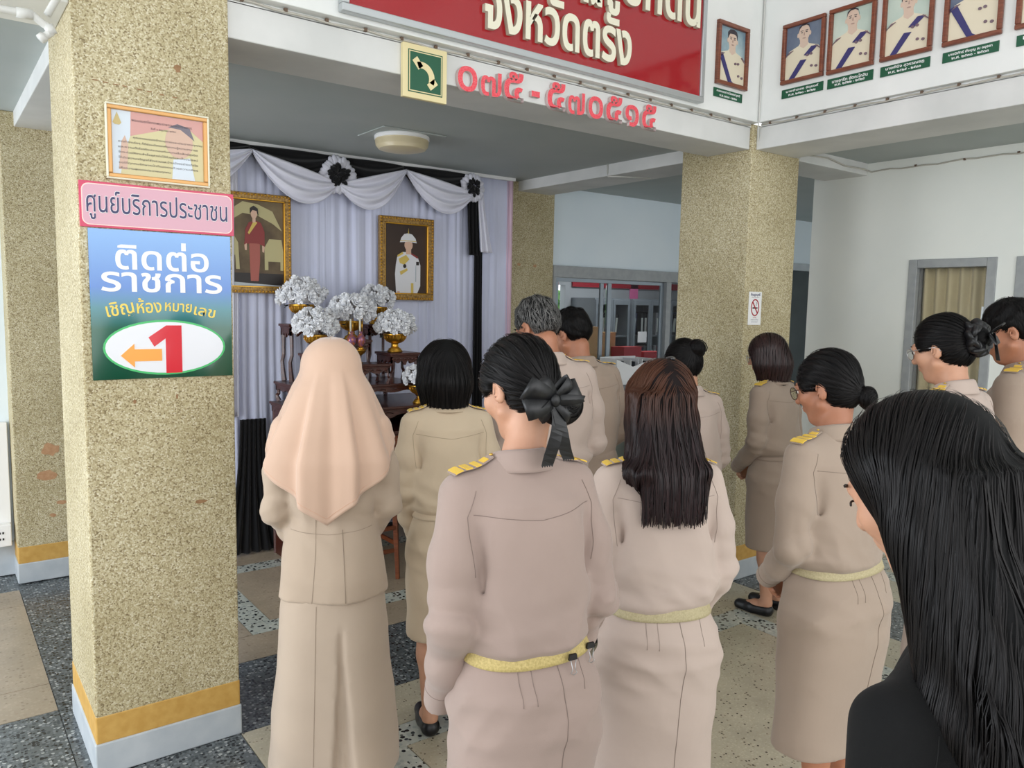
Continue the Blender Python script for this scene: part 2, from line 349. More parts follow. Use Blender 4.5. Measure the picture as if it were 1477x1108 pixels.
# back wall: window onto the office, white panel above, door on the right
struct('wall_back',MB().box((-3.2,5.42,0),(.38,5.52,ZC)).box((.86,5.3,0),(3.86,5.4,ZC)).box((4.32,5.24,2.0),(6.2,5.34,ZC)).box((4.32,5.24,0),(6.2,5.34,1.0)).box((6.2,5.24,0),(7.55,5.34,ZC)).box((8.45,5.24,0),(9.6,5.34,ZC)).box((7.55,5.24,2.18),(8.45,5.34,ZC)),M_bluewall)
struct('ceiling_corridor',MB().box((7.6,2.0,ZC),(10,5.6,ZC+.08)),M_ceil).name='ceiling'
struct('wall_corridor',MB().box((9.6,2.0,0),(9.7,5.3,ZC)),M_greywall)
M_doordk=noisy('slate_door_paint', srgb(64,72,74), srgb(74,82,84), 4,.5)
d=struct('door_1',MB().box((7.55,5.26,0),(8.45,5.30,2.18)),M_doordk); obj('door_frame',MB().box((8.36,5.2,0),(8.45,5.26,1.75)).box((7.55,5.2,2.1),(8.45,5.26,2.18)),M_greyb,d)
obj('door_closer',MB().box((8.34,5.18,1.58),(8.36,5.2,1.68)),M_black,d)

# ledge cables with little clips, conduits, pipes
def cable(name,label,pts,r,m=M_cable,clips=None,parent=None):
    e=tag(obj(name,MB().tube(pts,r,6),m,None,smooth=True),label,'cable')
    if clips:
        for p in clips: obj('clip',MB().cbox(p,(.006,.006,.006)),M_stainm,e)
    return e
M_stainm=mat('rusty_clip', srgb(110,90,74),.7,metal=.2)
def run(p,q,n,sag=.003,ax=2):
    out=[]
    for i in range(n+1):
        t=i/n; v=[p[k]+(q[k]-p[k])*t for k in range(3)]; v[ax]+=sag*math.sin(i*2.1)+sag*.7*math.sin(i*.9+1); out.append(tuple(v))
    return out
cable('cable','thin pale cable clipped under the white wall below the red sign',run((.92,2.905,2.712),(3.86,2.905,2.712),40),.0045,clips=[(.95+.16*i,2.903,2.716) for i in range(18)])
cable('cable','thin pale cable clipped under the portrait wall',run((3.905,2.86,2.712),(3.905,.9,2.712),30),.0045,clips=[(3.903,2.8-.17*i,2.716) for i in range(11)])
cable('cable','white cable running down the corner of the two upper walls to the pillar',[(3.876,2.855,4.3),(3.877,2.857,3.3),(3.876,2.856,2.75),(3.895,2.875,2.68),(3.93,2.885,2.60),(4.1,2.888,2.59),(4.345,2.889,2.585)],.004,M_pvc)
cable('cable','grey cable along the top of the pale wall on the right',[(4.37,2.922,2.62),(4.7,2.92,2.635),(4.9,2.92,2.61),(5.15,2.92,2.615),(5.19,2.9,2.60)]+run((5.19,2.85,2.60),(5.19,1.0,2.61),24,.004),.005,clips=[(5.19,2.6-.3*i,2.605) for i in range(6)])
cable('conduit','white conduit on the inner beam',[(3.925,4.15,2.66),(3.925,4.15,2.60),(3.93,4.15,2.578),(4.2,4.0,2.577)],.007,M_pvc)
cable('conduit','white conduit up the edge of the near pillar onto the wall',[(.915,2.90,2.72),(.912,2.86,2.74),(.93,2.86,2.775),(1.4,2.862,2.775),(3.2,2.862,2.775)][:3]+[(.935,2.862,2.772)],.006,M_pvc)
pipe=tag(obj('drain_pipe',MB().tube([(-.9,2.87,2.50),(.27,2.87,2.507),(.306,2.87,2.507),(.332,2.87,2.488),(.352,2.87,2.480),(.352,2.87,2.466),(.327,2.87,2.445)],.0115,10),M_pvc,smooth=True),'white plastic pipe running level towards the near pillar and bending at its end','pipe')
for q in (([(.262,2.87,2.507),(.306,2.87,2.508)]),([(.345,2.87,2.486),(.356,2.87,2.462)]),([(.334,2.87,2.452),(.322,2.87,2.440)])): obj('pipe_joint',MB().tube(q,.0150,10),M_pvc,pipe,smooth=True)
obj('pipe_clip',MB().box((.10,2.865,2.51),(.115,2.915,2.59)),M_pvc,pipe)
tag(obj('drain_pipe',MB().tube([(.392,2.87,2.72),(.385,2.87,2.60),(.344,2.87,2.517)],.0115,10),M_pvc,smooth=True),'short sloping white plastic pipe against the near pillar','pipe')

# left edge: white panel, socket box
tag(obj('wall_panel',MB().box((-1.0,5.36,.26),(.355,5.415,.92)),M_wht,bevel=.004),'white board fixed to the wall left of the rear pillar','panel')
s=tag(obj('power_socket',MB().box((.17,5.30,.20),(.35,5.355,.33)),M_wht,bevel=.006),'white double power socket low beside the rear pillar','socket')
for x in (.21,.30): 
    for dz in (-.018,.018): obj('socket_hole',MB().box((x-.012,5.2975,.265+dz-.006),(x-.004,5.30,.265+dz+.006)).box((x+.004,5.2975,.265+dz-.006),(x+.012,5.30,.265+dz+.006)),M_black,s)
struct('baseboard_back',MB().box((-3,5.40,0),(.37,5.42,.2)),M_greyb)

# ------------------------------------------------------------------ signs on the near pillar
YP=2.896
def rrect(x0,x1,z0,z1,r,n=5):
    pts=[]
    for cx,cz,a in ((x1-r,z1-r,0),(x0+r,z1-r,PI/2),(x0+r,z0+r,PI),(x1-r,z0+r,1.5*PI)):
        for i in range(n+1): g=a+PI/2*i/n; pts.append((cx+r*math.cos(g),cz+r*math.sin(g)))
    return pts
def eps(pts): return pts[::-1]
M_pinkd=mat('crimson_print',srgb(206,58,96),.3); M_pink=mat('pink_print',srgb(214,164,180),.3); M_pinkl=mat('pale_edge_print',srgb(246,214,206),.3)
M_navy=mat('navy_print',srgb(40,40,92),.35)
s=empty('sign',(.655,YP,1.95),'pink sign with dark blue Thai lettering above the blue square sign','sign')
wobj('sign_board',MB().box((.415,YP-.008,1.885),(.905,YP-.0005,2.032)),M_pinkd,s,bevel=.001)
wobj('border',MB().prism(eps(rrect(.421,.899,1.892,2.025,.022)),YP-.0088,YP-.006),M_pinkl,s)
wobj('field',MB().prism(eps(rrect(.424,.896,1.895,2.022,.020)),YP-.0092,YP-.006),M_pink,s)
text('ศูนย์บริการประชาชน',.45,.098,(.658,YP-.0092,1.957),'-y',M_wht,.0006,.022,s)
text('ศูนย์บริการประชาชน',.447,.095,(.658,YP-.0098,1.957),'-y',M_navy,.0006,.004,s)
s=empty('sign',(.665,YP,1.62),'square blue and green sign with white Thai lettering, a red 1 and an orange arrow','sign')
m=mat('blue_green_print',srgb(90,140,210),.12,coat=.5); t,n,l,b=nt(m); tc=n.new('ShaderNodeTexCoord'); sp=n.new('ShaderNodeSeparateXYZ'); l.new(tc.outputs['Generated'],sp.inputs[0])
r=ramp(n,[(.0,srgb(14,74,52)),(.34,srgb(18,92,72)),(.48,srgb(50,128,140)),(.62,srgb(70,124,200)),(1,srgb(120,170,226))]); l.new(sp.outputs[2],r.inputs[0]); l.new(r.outputs[0],b.inputs['Base Color'])
wobj('sign_board',MB().box((.437,YP-.006,1.383),(.892,YP-.0005,1.882)),m,s,bevel=.001)
text('ติดต่อ',.30,.098,(.665,YP-.006,1.80),'-y',M_wht,.001,.016,s)
text('ราชการ',.39,.066,(.665,YP-.006,1.71),'-y',M_wht,.001,.016,s)
M_yel=mat('yellow_print',srgb(240,210,90),.3); M_or=mat('orange_print',srgb(246,168,76),.3); M_r1=mat('red_print',srgb(214,30,48),.2,coat=.3); M_gr2=mat('light_green_print',srgb(70,190,110),.3); M_pgrey=mat('oval_print',srgb(232,234,240),.25)
for i,(ch,w) in enumerate(zip(['เชิญ','ห้อง','หมาย','เลข'],[.085,.078,.088,.072])):
    xx=[.525,.615,.71,.798][i]; zz=[1.617,1.633,1.633,1.617][i]
    text(ch,w,[.056,.052,.03,.03][i],(xx,YP-.006,zz+(.0 if i<2 else -.006)),'-y',M_yel,.0012,.010,s,rot=[.18,.06,-.06,-.18][i])
def elp(cx,cz,a,b,n=40): return [(cx+a*math.cos(2*PI*k/n),cz+b*math.sin(2*PI*k/n)) for k in range(n)]
wobj('oval_rim',MB().prism(eps(elp(.668,1.489,.199,.095)),YP-.0068,YP-.005),M_gr2,s)
wobj('oval',MB().prism(eps(elp(.668,1.489,.192,.088)),YP-.0074,YP-.005),M_pgrey,s)
wobj('number',MB().prism(eps([(.665,1.400),(.665,1.520),(.628,1.492),(.610,1.524),(.668,1.565),(.718,1.565),(.718,1.400)]),YP-.0084,YP-.006),M_r1,s)
wobj('arrow',MB().prism(eps([(.522,1.463),(.565,1.503),(.565,1.484),(.652,1.484),(.652,1.443),(.565,1.443),(.565,1.422)]),YP-.0090,YP-.006),M_or,s)
# framed notice
s=empty('picture_frame',(.66,YP,2.17),'gold framed notice with yellow and pink print above the pink sign','picture')
def frame_y(parent,x0,x1,z0,z1,y,w,d,m,inner=None,name='frame'):
    mb=MB()
    for a,b,c,e in ((x0,x1,z1-w,z1),(x0,x1,z0,z0+w),(x0,x0+w,z0+w,z1-w),(x1-w,x1,z0+w,z1-w)): mb.box((a,y-d,c),(b,y,e))
    return wobj(name,mb,m,parent,bevel=.003)
frame_y(s,.497,.823,2.045,2.288,YP,.006,.018,M_cream); frame_y(s,.502,.818,2.050,2.283,YP,.014,.015,mat('orange_gold',srgb(206,156,96),.35,metal=.3)); 
M_n1=mat('notice_white',srgb(206,216,226),.2); M_n2=mat('notice_pink',srgb(204,150,142),.2); M_n3=mat('notice_yellow',srgb(204,194,146),.2); M_n4=mat('notice_skin',srgb(204,170,150),.2); M_n5=mat('notice_hair',srgb(104,96,108),.2)
mb=MB(); y0=YP-.006
mb.box((.514,y0,2.062),(.806,YP-.001,2.271),0)
mb.prism(eps([(.572,2.19),(.575,2.268),(.805,2.268),(.805,2.064),(.54,2.064),(.55,2.12)]),y0-.0003,y0,mi=2)
mb.prism(eps([(.575,2.268),(.805,2.268),(.805,2.2),(.76,2.235),(.68,2.225),(.572,2.19)]),y0-.0006,y0,mi=1)
mb.prism(eps(elp(.725,2.19,.045,.055,24)),y0-.0009,y0,mi=3); mb.prism(eps([(.69,2.235),(.72,2.25),(.76,2.24),(.775,2.20),(.755,2.215),(.73,2.232)]),y0-.0012,y0,mi=4)
mb.prism(eps([(.535,2.08),(.545,2.17),(.555,2.19),(.565,2.16),(.56,2.08)]),y0-.0012,y0,mi=3)
mb.prism(eps([(.7,2.064),(.705,2.13),(.76,2.14),(.775,2.064)]),y0-.0012,y0,mi=0)
wobj('notice_sheet',mb,[M_n1,M_n2,M_n3,M_n4,M_n5],s)
wobj('emblem',MB().prism(eps([(.520,2.228),(.533,2.262),(.546,2.228),(.54,2.222),(.526,2.222)]),y0-.0012,y0),mat('emblem_gold',srgb(200,180,120),.4),s)
M_ink=mat('ink',srgb(60,52,58),.6)
for i,(w,x,z,bd) in enumerate([(.19,.672,2.243,'พระบรมราโชวาทพระราชทานแก่ข้าราชการ'),(.08,.675,2.222,'วันที่ ๑ มิถุนายน ๒๕๕๙'),(.22,.69,2.186,'คุณธรรมของข้าราชการและประชาชนทุกคน'),(.25,.66,2.169,'การทำงานใดๆ ก็ดีย่อมต้องอาศัยความรู้ความสามารถ'),(.25,.66,2.152,'และความตั้งใจจริงประกอบกับความซื่อสัตย์สุจริต'),(.25,.66,2.135,'จึงจะช่วยให้งานสำเร็จลุล่วงไปได้ด้วยดีและเป็นประโยชน์'),(.25,.66,2.118,'ให้เกิดความเจริญแก่ส่วนรวมและบ้านเมืองอย่างแท้จริง'),(.25,.66,2.101,'ขอให้ทุกคนรักษาหน้าที่ของตนด้วยความเพียร'),(.16,.615,2.084,'เพื่อความสุขของประชาชนทุกคน')]):
    text(bd,w,.0095,(x,y0-.0012,z),'-y',M_ink,.0003,.0,s)

# ------------------------------------------------------------------ red sign, phone sign and number
YW=2.868
s=empty('sign',(2.3,YW,3.1),'large red office sign with raised cream Thai letters','sign')
wobj('sign_board',MB().box((1.33,YW-.03,2.765),(3.33,YW-.001,3.75)),M_red,s)
mb=MB()
mb.box((1.30,YW-.04,2.742),(3.36,YW-.001,2.772)); mb.box((1.30,YW-.04,2.772),(1.33,YW-.001,3.78)); mb.box((3.33,YW-.04,2.772),(3.36,YW-.001,3.78)); mb.box((1.30,YW-.04,3.75),(3.36,YW-.001,3.78))
wobj('sign_frame',mb,M_alu,s,bevel=.004)
M_letw=[M_cream,mat('letter_edge',srgb(196,190,170),.6)]
def letters(body,x0,x1,zbase,size_h,n,off=.03,parent=s):
    text(body,x1-x0,size_h,((x0+x1)/2,YW-.03,zbase+size_h/2),'-y',M_letw,.022,off*.5,parent)
letters('จังหวัดตรัง',1.93,2.80,2.812,.225,0,.045)
letters('ปฏิรูปที่ดิน',2.34,3.29,3.028,.33,0,.045)
letters('สำนักงานการ',1.40,2.28,3.10,.27,0,.045)
YF=2.915
s=empty('sign',(1.69,YF,2.6),'square green telephone sign with a pale handset on a pale wooden border','sign')
wobj('sign_board',MB().box((1.592,YF-.022,2.492),(1.80,YF-.001,2.705)),M_ply,s,bevel=.002)
wobj('line_border',MB().box((1.615,YF-.0235,2.515),(1.777,YF-.018,2.682)),M_green,s)
wobj('line_border',MB().box((1.619,YF-.0240,2.519),(1.773,YF-.018,2.678)),M_ply,s)
wobj('field',MB().box((1.623,YF-.0246,2.523),(1.769,YF-.018,2.674)),M_green,s)
arc=[(1.696+.062*math.cos(g)-.02,2.598+.062*math.sin(g)-.02) for g in [PI*.62-i*PI*.74/10 for i in range(11)]]
arc2=[(1.696+.036*math.cos(g)-.02,2.598+.036*math.sin(g)-.02) for g in [PI*.62-i*PI*.74/10 for i in range(11)]]
hs=MB()
for k in range(10): hs.prism([arc[k],arc[k+1],arc2[k+1],arc2[k]],YF-.0262,YF-.02)

def rq(cx,cz,w,h,a): c,s_=math.cos(a),math.sin(a); return [(cx+x*c-z*s_,cz+x*s_+z*c) for x,z in ((-w,-h),(w,-h),(w,h),(-w,h))]
hs.prism(eps(rq(1.658,2.632,.014,.022,.7)),YF-.0262,YF-.02); hs.prism(eps(rq(1.728,2.558,.022,.014,.7)),YF-.0262,YF-.02)
wobj('handset',hs,M_ply,s)
s=empty('sign',(2.46,YF,2.62),'raised red glitter telephone number in Thai numerals on the beam','sign')
D='๐๗๕-๕๗๐๕๑๕'; 
zs=2.615
xs=np.linspace(1.905,3.02,10); ws=[.105,.115,.115,.05,.115,.11,.10,.115,.10,.11]
for ch,x,w in zip(D,xs,ws):
    h=.105 if ch in '๐๗๑' else .125
    if ch=='-': h=.025; 
    text(ch,w*.95,h,(x,YF-.001,zs+(.012 if h>.11 else 0)),'-y',[M_pink3d,M_letside],.02,.012,s,name='numeral')

# portraits on the upper walls
M_bgA=noisy('faded_blue_backdrop',srgb(96,128,150),srgb(186,206,206),5,.4); M_bgB=noisy('pale_green_backdrop',srgb(176,196,186),srgb(204,216,204),5,.4); M_bgC=noisy('slate_backdrop',srgb(84,96,120),srgb(120,132,150),5,.4)
M_uni=mat('photo_cream_uniform',srgb(226,216,192),.4); M_face=mat('photo_face',srgb(214,190,172),.4); M_faces=mat('photo_face_shadow',srgb(180,150,140),.4); M_phair=mat('photo_hair',srgb(52,46,54),.4); M_sash=mat('photo_sash',srgb(56,54,110),.4); M_med=mat('photo_medal',srgb(120,100,110),.4)
def portrait(w,h,kind):   # flat picture in (u,v) 0..1 space -> list of (pts, matindex)
    L=[]; bald=kind=='bald'
    L.append(([(0,0),(1,0),(1,1),(0,1)],0))
    L.append(([(.04,0),(.08,.40),(.20,.50),(.40,.56),(.44,.60),(.60,.60),(.64,.56),(.84,.50),(.94,.42),(.98,0)],1))
    L.append(([(.44,.54),(.52,.50),(.62,.55),(.61,.66),(.43,.66)],2))
    L.append((elp(.52,.76,.125,.15,22),2)); L.append((elp(.385,.74,.02,.04,8),2)); L.append((elp(.655,.74,.02,.04,8),2))
    if bald: L.append(([(.40,.80),(.41,.88),(.47,.915),(.55,.92),(.62,.89),(.65,.80),(.63,.86),(.56,.895),(.47,.89),(.42,.85)],4))
    else: L.append(([(.39,.78),(.38,.88),(.44,.935),(.54,.95),(.63,.92),(.66,.86),(.655,.78),(.635,.85),(.55,.87),(.44,.86),(.41,.82)],4))
    for x in (.47,.575): L.append((elp(x,.775,.022,.008,8),4)); L.append(([(x-.03,.80),(x+.03,.80),(x+.028,.808),(x-.028,.808)],4))
    L.append(([(.515,.72),(.535,.72),(.53,.77),(.52,.77)],3)); L.append((elp(.525,.675,.035,.009,10),3))
    if kind=='right': L.append(([(.10,.46),(.24,.50),(.52,.04),(.60,0),(.44,0)],5))
    else: L.append(([(.70,.50),(.84,.49),(.64,.35),(.54,.37)],5)); L.append(([(.47,.30),(.60,.29),(.34,0),(.22,0)],5))
    for x,z in ((.72,.16),(.82,.14),(.62,.36),(.70,.37)): L.append((elp(x,z,.03,.022,8),6))
    L.append(([(.10,.40),(.22,.49),(.30,.50),(.14,.42)],6)); L.append(([(.80,.505),(.95,.43),(.93,.41),(.78,.49)],6))
    return L
def framed_x(x,y0,y1,z0,z1,kind,bg,label,plate,top=None,ph=None):   # hangs on the wall facing -x ; y1>y0
    e=empty('picture_frame',(x,(y0+y1)/2,z0),label,'picture','framed portraits on the upper walls')
    w=.022; mb=MB()
    for a,b,c,d in ((y0,y1,z1-w,z1),(y0,y1,z0,z0+w),(y0,y0+w,z0+w,z1-w),(y1-w,y1,z0+w,z1-w)): mb.box((x-.022,a,c),(x-.001,b,d))
    wobj('frame',mb,M_brownframe,e,bevel=.005)
    ui,zi,W,H=y1-w,z0+w,(y1-y0-2*w),(z1-z0-2*w); mb=MB()
    for k,(pts,mi) in enumerate(portrait(W,H,kind)):
        if k: pts=[(.5+(u-.52)*1.28,v*1.09) for u,v in pts]
        mb.prism([(ui-min(max(u,0),1)*W,zi+min(max(v,0),1)*H) for u,v in pts],x-.006-.0003*k,x-.002,'x',mi)
    wobj('photograph',mb,[bg,M_uni,M_face,M_faces,M_phair,M_sash,M_med],e)
    return e
def plate_x(x,y0,y1,z0,z1,l1,l2,label):
    e=tag(obj('name_plate',MB().box((-.006,y0-y1,0),(-.001,0,z1-z0)),M_green),label,'sign','green name plates under the portraits'); e.location=(x,y1,z0)
    text(l1,(y1-y0)*.78,(z1-z0)*.36,(x-.006,(y0+y1)/2,z0+(z1-z0)*.68),'-x',M_wht,.0005,.02,e)
    text(l2,(y1-y0)*.66,(z1-z0)*.24,(x-.006,(y0+y1)/2,z0+(z1-z0)*.28),'-x',M_wht,.0005,.02,e)
XW=3.883
framed_x(XW,2.465,2.722,2.897,3.218,'bald',M_bgC,'brown framed portrait of a bald man before a slate backdrop, nearest the corner','')
framed_x(XW,2.188,2.444,2.892,3.222,'bald',M_bgB,'brown framed portrait of a thin-haired man before a pale backdrop, second from the corner','')
framed_x(XW,1.903,2.155,2.892,3.222,'hair',M_bgB,'brown framed portrait of a dark-haired man with a diagonal sash, third from the corner','')
framed_x(XW,1.600,1.855,2.892,3.225,'right',M_bgC,'brown framed portrait with a broad dark sash over the right shoulder, fourth from the corner','')
framed_x(XW,1.30,1.548,2.892,3.225,'hair',M_bgA,'brown framed portrait cut off by the right edge','')
plate_x(XW,2.465,2.716,2.825,2.872,'นายจำลอง จัตุรงค์','พ.ศ. ๒๕๒๐ - ๒๕๒๒','green name plate below the portrait nearest the corner')
plate_x(XW,2.19,2.44,2.822,2.872,'นายจารึก อัตถะโกสิน','พ.ศ. ๒๕๒๒ - ๒๕๒๕','green name plate below the second portrait from the corner')
plate_x(XW,1.91,2.152,2.822,2.870,'นายพินิจ สุวรรณชฎ','พ.ศ. ๒๕๒๕ - ๒๕๓๐','green name plate below the third portrait from the corner')
plate_x(XW,1.61,1.852,2.822,2.868,'นายนิพัทธ์ พึ่งบุญ ณ อยุธยา','พ.ศ. ๒๕๓๐ - ๒๕๓๓','green name plate below the fourth portrait from the corner')
plate_x(XW,1.31,1.54,2.822,2.868,'นายสมชาย','พ.ศ. ๒๕๓๓','green name plate cut off by the right edge')
# the single portrait beside the red sign
e=empty('picture_frame',(3.61,YW,2.87),'brown framed portrait between the red sign and the corner','picture','framed portraits on the upper walls')
frame_y(e,3.483,3.747,2.872,3.205,YW,.022,.022,M_brownframe)
mb=MB()
for k,(pts,mi) in enumerate(portrait(1,1,'right')):
    if k: pts=[(.5+(u-.52)*1.35,v*1.04) for u,v in pts]
    mb.prism([(3.505+min(max(u,0),1)*.22,2.894+min(max(v,0),1)*.289) for u,v in pts][::-1],YW-.006-.0003*k,YW-.002,'y',mi)
wobj('photograph',mb,[M_bgA,M_uni,M_face,M_faces,M_phair,M_sash,M_med],e)
e=tag(obj('name_plate',MB().box((3.478,YW-.006,2.806),(3.722,YW-.001,2.852)),M_green),'green name plate under the portrait beside the red sign','sign','green name plates under the portraits')
text('ศาสตราจารย์ ดร.ไชยยงค์ ชูชาติ',.20,.017,(3.6,YW-.006,2.838),'-y',M_wht,.0005,.02,e); text('พ.ศ. ๒๕๑๘ - ๒๕๒๐',.15,.011,(3.6,YW-.006,2.817),'-y',M_wht,.0005,.02,e)
# no smoking sign on the far pillar
Y2=2.896
s=empty('sign',(3.96,Y2,1.5),'small white no smoking notice on the right pillar','sign')
wobj('sheet',MB().box((3.915,Y2-.003,1.565),(4.037,Y2-.0005,1.762)),M_wht,s)
M_nsr=mat('sign_red',srgb(170,30,48),.4)
rg=MB(); n=36; cx,cz=3.976,1.668
for k in range(n):
    a,b=2*PI*k/n,2*PI*(k+1)/n
    rg.prism(eps([(cx+.039*math.cos(a),cz+.051*math.sin(a)),(cx+.039*math.cos(b),cz+.051*math.sin(b)),(cx+.032*math.cos(b),cz+.044*math.sin(b)),(cx+.032*math.cos(a),cz+.044*math.sin(a))]),Y2-.0044,Y2-.002)
rg.prism([(cx-.028,cz+.031),(cx-.022,cz+.037),(cx+.028,cz-.031),(cx+.022,cz-.037)],Y2-.0044,Y2-.002)
wobj('red_ring',rg,M_nsr,s)
wobj('cigarette',MB().box((cx-.024,Y2-.0038,cz-.006),(cx+.024,Y2-.002,cz+.002)),M_black,s)
wobj('smoke',MB().tube([(cx+.014,Y2-.003,cz+.01),(cx+.008,Y2-.003,cz+.018),(cx+.018,Y2-.003,cz+.024),(cx+.01,Y2-.003,cz+.032)],.0016,5),M_navy,s)
text('ห้ามสูบบุหรี่',.09,.022,(cx,Y2-.003,1.744),'-y',M_navy,.0004,.03,s)
text('ฝ่าฝืนมีความผิดตามกฎหมาย',.075,.005,(cx,Y2-.003,1.729),'-y',M_navy,.0004,0,s)
text('No Smoking',.03,.006,(cx,Y2-.003,1.607),'-y',M_nsr,.0004,.01,s)
text('มีโทษปรับตามพระราชบัญญัติ',.07,.006,(cx,Y2-.003,1.595),'-y',M_navy,.0004,0,s)
text('สถานที่ราชการปลอดบุหรี่',.06,.006,(cx,Y2-.003,1.583),'-y',M_navy,.0004,0,s)

# ------------------------------------------------------------------ ceiling lamp
e=empty('ceiling_lamp',(2.35,4.28,ZC),'round ribbed beige ceiling lamp over the curtain','lamp')
M_lamp=mat('lamp_plastic',srgb(214,200,164),.35)
obj('backplate',MB().box((-.21,-.17,-.008),(.21,.17,-.001)),M_ceil,e,bevel=.002)
obj('rim',MB().lathe([(.155,-.002),(.165,-.012),(.165,-.03),(.15,-.034)],n=40),M_wht,e,smooth=True)
pr=[(.158,-.03)]
for i in range(9): pr+= [(.162-.001*i-.004*(i>5)*(i-5),-.036-i*.006),(.155-.001*i-.005*(i>5)*(i-5),-.039-i*.006)]
pr+=[(.11,-.092),(.05,-.098),(.004,-.099)]
obj('diffuser',MB().lathe(pr,n=40),M_lamp,e,smooth=True)

# ------------------------------------------------------------------ curtain backdrop
YC=5.14
e=empty('curtain',(2.3,YC,0),'tall white pleated curtain backdrop with black and white swags','curtain')
rr=random.Random(3); fold=[(rr.uniform(12,120),rr.uniform(0,6),rr.uniform(.2,1)) for _ in range(16)]
X0,X1=.90,3.80
def cf(u,v):
    x=X0+(X1-X0)*u; w=sum(a*(1-2*abs(math.sin(.5*(f*x+p+.8*v*math.sin(p))))) for f,p,a in fold)/4.2
    return (x+.008*math.sin(9*v+x*7)*v, YC+.024*w*(.35+.65*v)-.01, ZC-.012-(ZC-.03)*v)
wobj('curtain_cloth',MB().grid(cf,620,22),M_curt,e,smooth=True,solid=.003)
wobj('rail',MB().box((X0,YC-.05,ZC-.025),(X1+.02,YC-.02,ZC-.001)),M_wht,e)
for u0 in (3.76,):
    wobj('curtain_edge',MB().grid(lambda u,v:(u0+.05*u,YC-.03+.02*math.sin(u*PI*3),ZC-.02-(ZC-.04)*v),14,10),cloth('pink_tinted_curtain',srgb(226,196,212),.8),e,smooth=True,solid=.003)
def swag(xa,xb,za,zb,drop,h,m,name,dy,top=None,n=5):
    # hanging band of cloth between two points with parallel sagging folds
    def f(u,v):
        x=xa+(xb-xa)*u; base=za+(zb-za)*u; c=4*u*(1-u)
        z=base-drop*c*(v if top is None else 1)-h*(.16+.84*c)*v
        y=YC-.05-dy-.028*c-.013*math.sin(v*PI*2*n+u*1.5)*(.3+c)-.02*math.sin(v*PI)
        return (x,y,z)
    return wobj(name,MB().grid(f,36,44),m,e,smooth=True,solid=.003)
Z0=2.615
# black swags run along the top, white swags hang beneath, meeting at rosettes
for xa,xb in ((.93,1.66),(1.66,2.32),(2.32,2.92),(2.92,3.46)):
    pass
px=[.90,1.78,2.30,2.87,3.40]
for k,(xa,xb) in enumerate(((1.02,1.70),(1.70,2.28),(2.28,2.80),(2.80,3.38))):
    peak_left = k%2==1
    za=Z0+.01; swag(xa,xb,Z0+.02,Z0+.02,.02,.21,M_bcl,'black_swag',0,n=3)
    za,zb=[(Z0-.14,Z0-.012),(Z0-.012,Z0-.16),(Z0-.16,Z0-.012),(Z0-.012,Z0-.12)][k]
    swag(xa,xb,za,zb,.11,.12,M_curt2,'white_swag',.050,n=3)
def rosette(x,z,R,y):
    o=MB(); rr=random.Random(int(x*100))
    for k in range(30):
        g=2*PI*k/30+rr.uniform(-.08,.08); q=R*rr.uniform(.82,1.0); Rm=Matrix.Rotation(-g,3,'Y')
        o.ell((x+q*.78*math.cos(g),y-.012-rr.uniform(0,.014),z+q*.78*math.sin(g)),(R*.30,.016,R*.17),8,6,0,Rm)
    w=wobj('rosette',o,M_curt2,e,smooth=True)
    o=MB()
    for k in range(40):
        g=rr.uniform(0,2*PI); q=R*.5*math.sqrt(rr.random()); Rm=Matrix.Rotation(-g+rr.uniform(-.5,.5),3,'Y')@Matrix.Rotation(rr.uniform(-.6,.6),3,'X')
        o.ell((x+q*math.cos(g),y-.034-rr.uniform(0,.02),z+q*math.sin(g)),(R*.2,.006,R*.13),6,5,0,Rm)
    c=obj('rosette_centre',o,M_bcl,w,smooth=True)
rosette(2.28,2.505,.13,YC-.085); rosette(3.37,2.535,.11,YC-.085); rosette(1.05,2.5,.12,YC-.085)
def tail(x0,x1,z0,z1,m,dx=0,y=.075,nf=4,flare=0,name='tail',z1b=None):
    def f(u,v):
        x=x0+(x1-x0)*u+dx*v+(u-.5)*flare*v*v; zb=z1 if z1b is None else z1+(z1b-z1)*u
        return (x, YC-y-.016*math.sin(u*PI*2*nf+.5*v)*(.5+.5*v)-flare*.35*v*v, z0+(zb-z0)*v)
    return wobj(name,MB().grid(f,44,24),m,e,smooth=True,solid=.003)
tail(3.335,3.435,2.5,2.03,M_bcl,.02,.085,3); tail(3.43,3.49,2.5,2.055,M_curt2,.05,.08,2,.05)
tail(3.425,3.50,2.07,.02,M_bcl,.0,.06,3,.06); tail(1.50,1.62,2.5,.9,M_curt2,-.02,.06,3,0); tail(1.61,1.78,.88,.012,M_bcl,-.02,.06,6,.24)
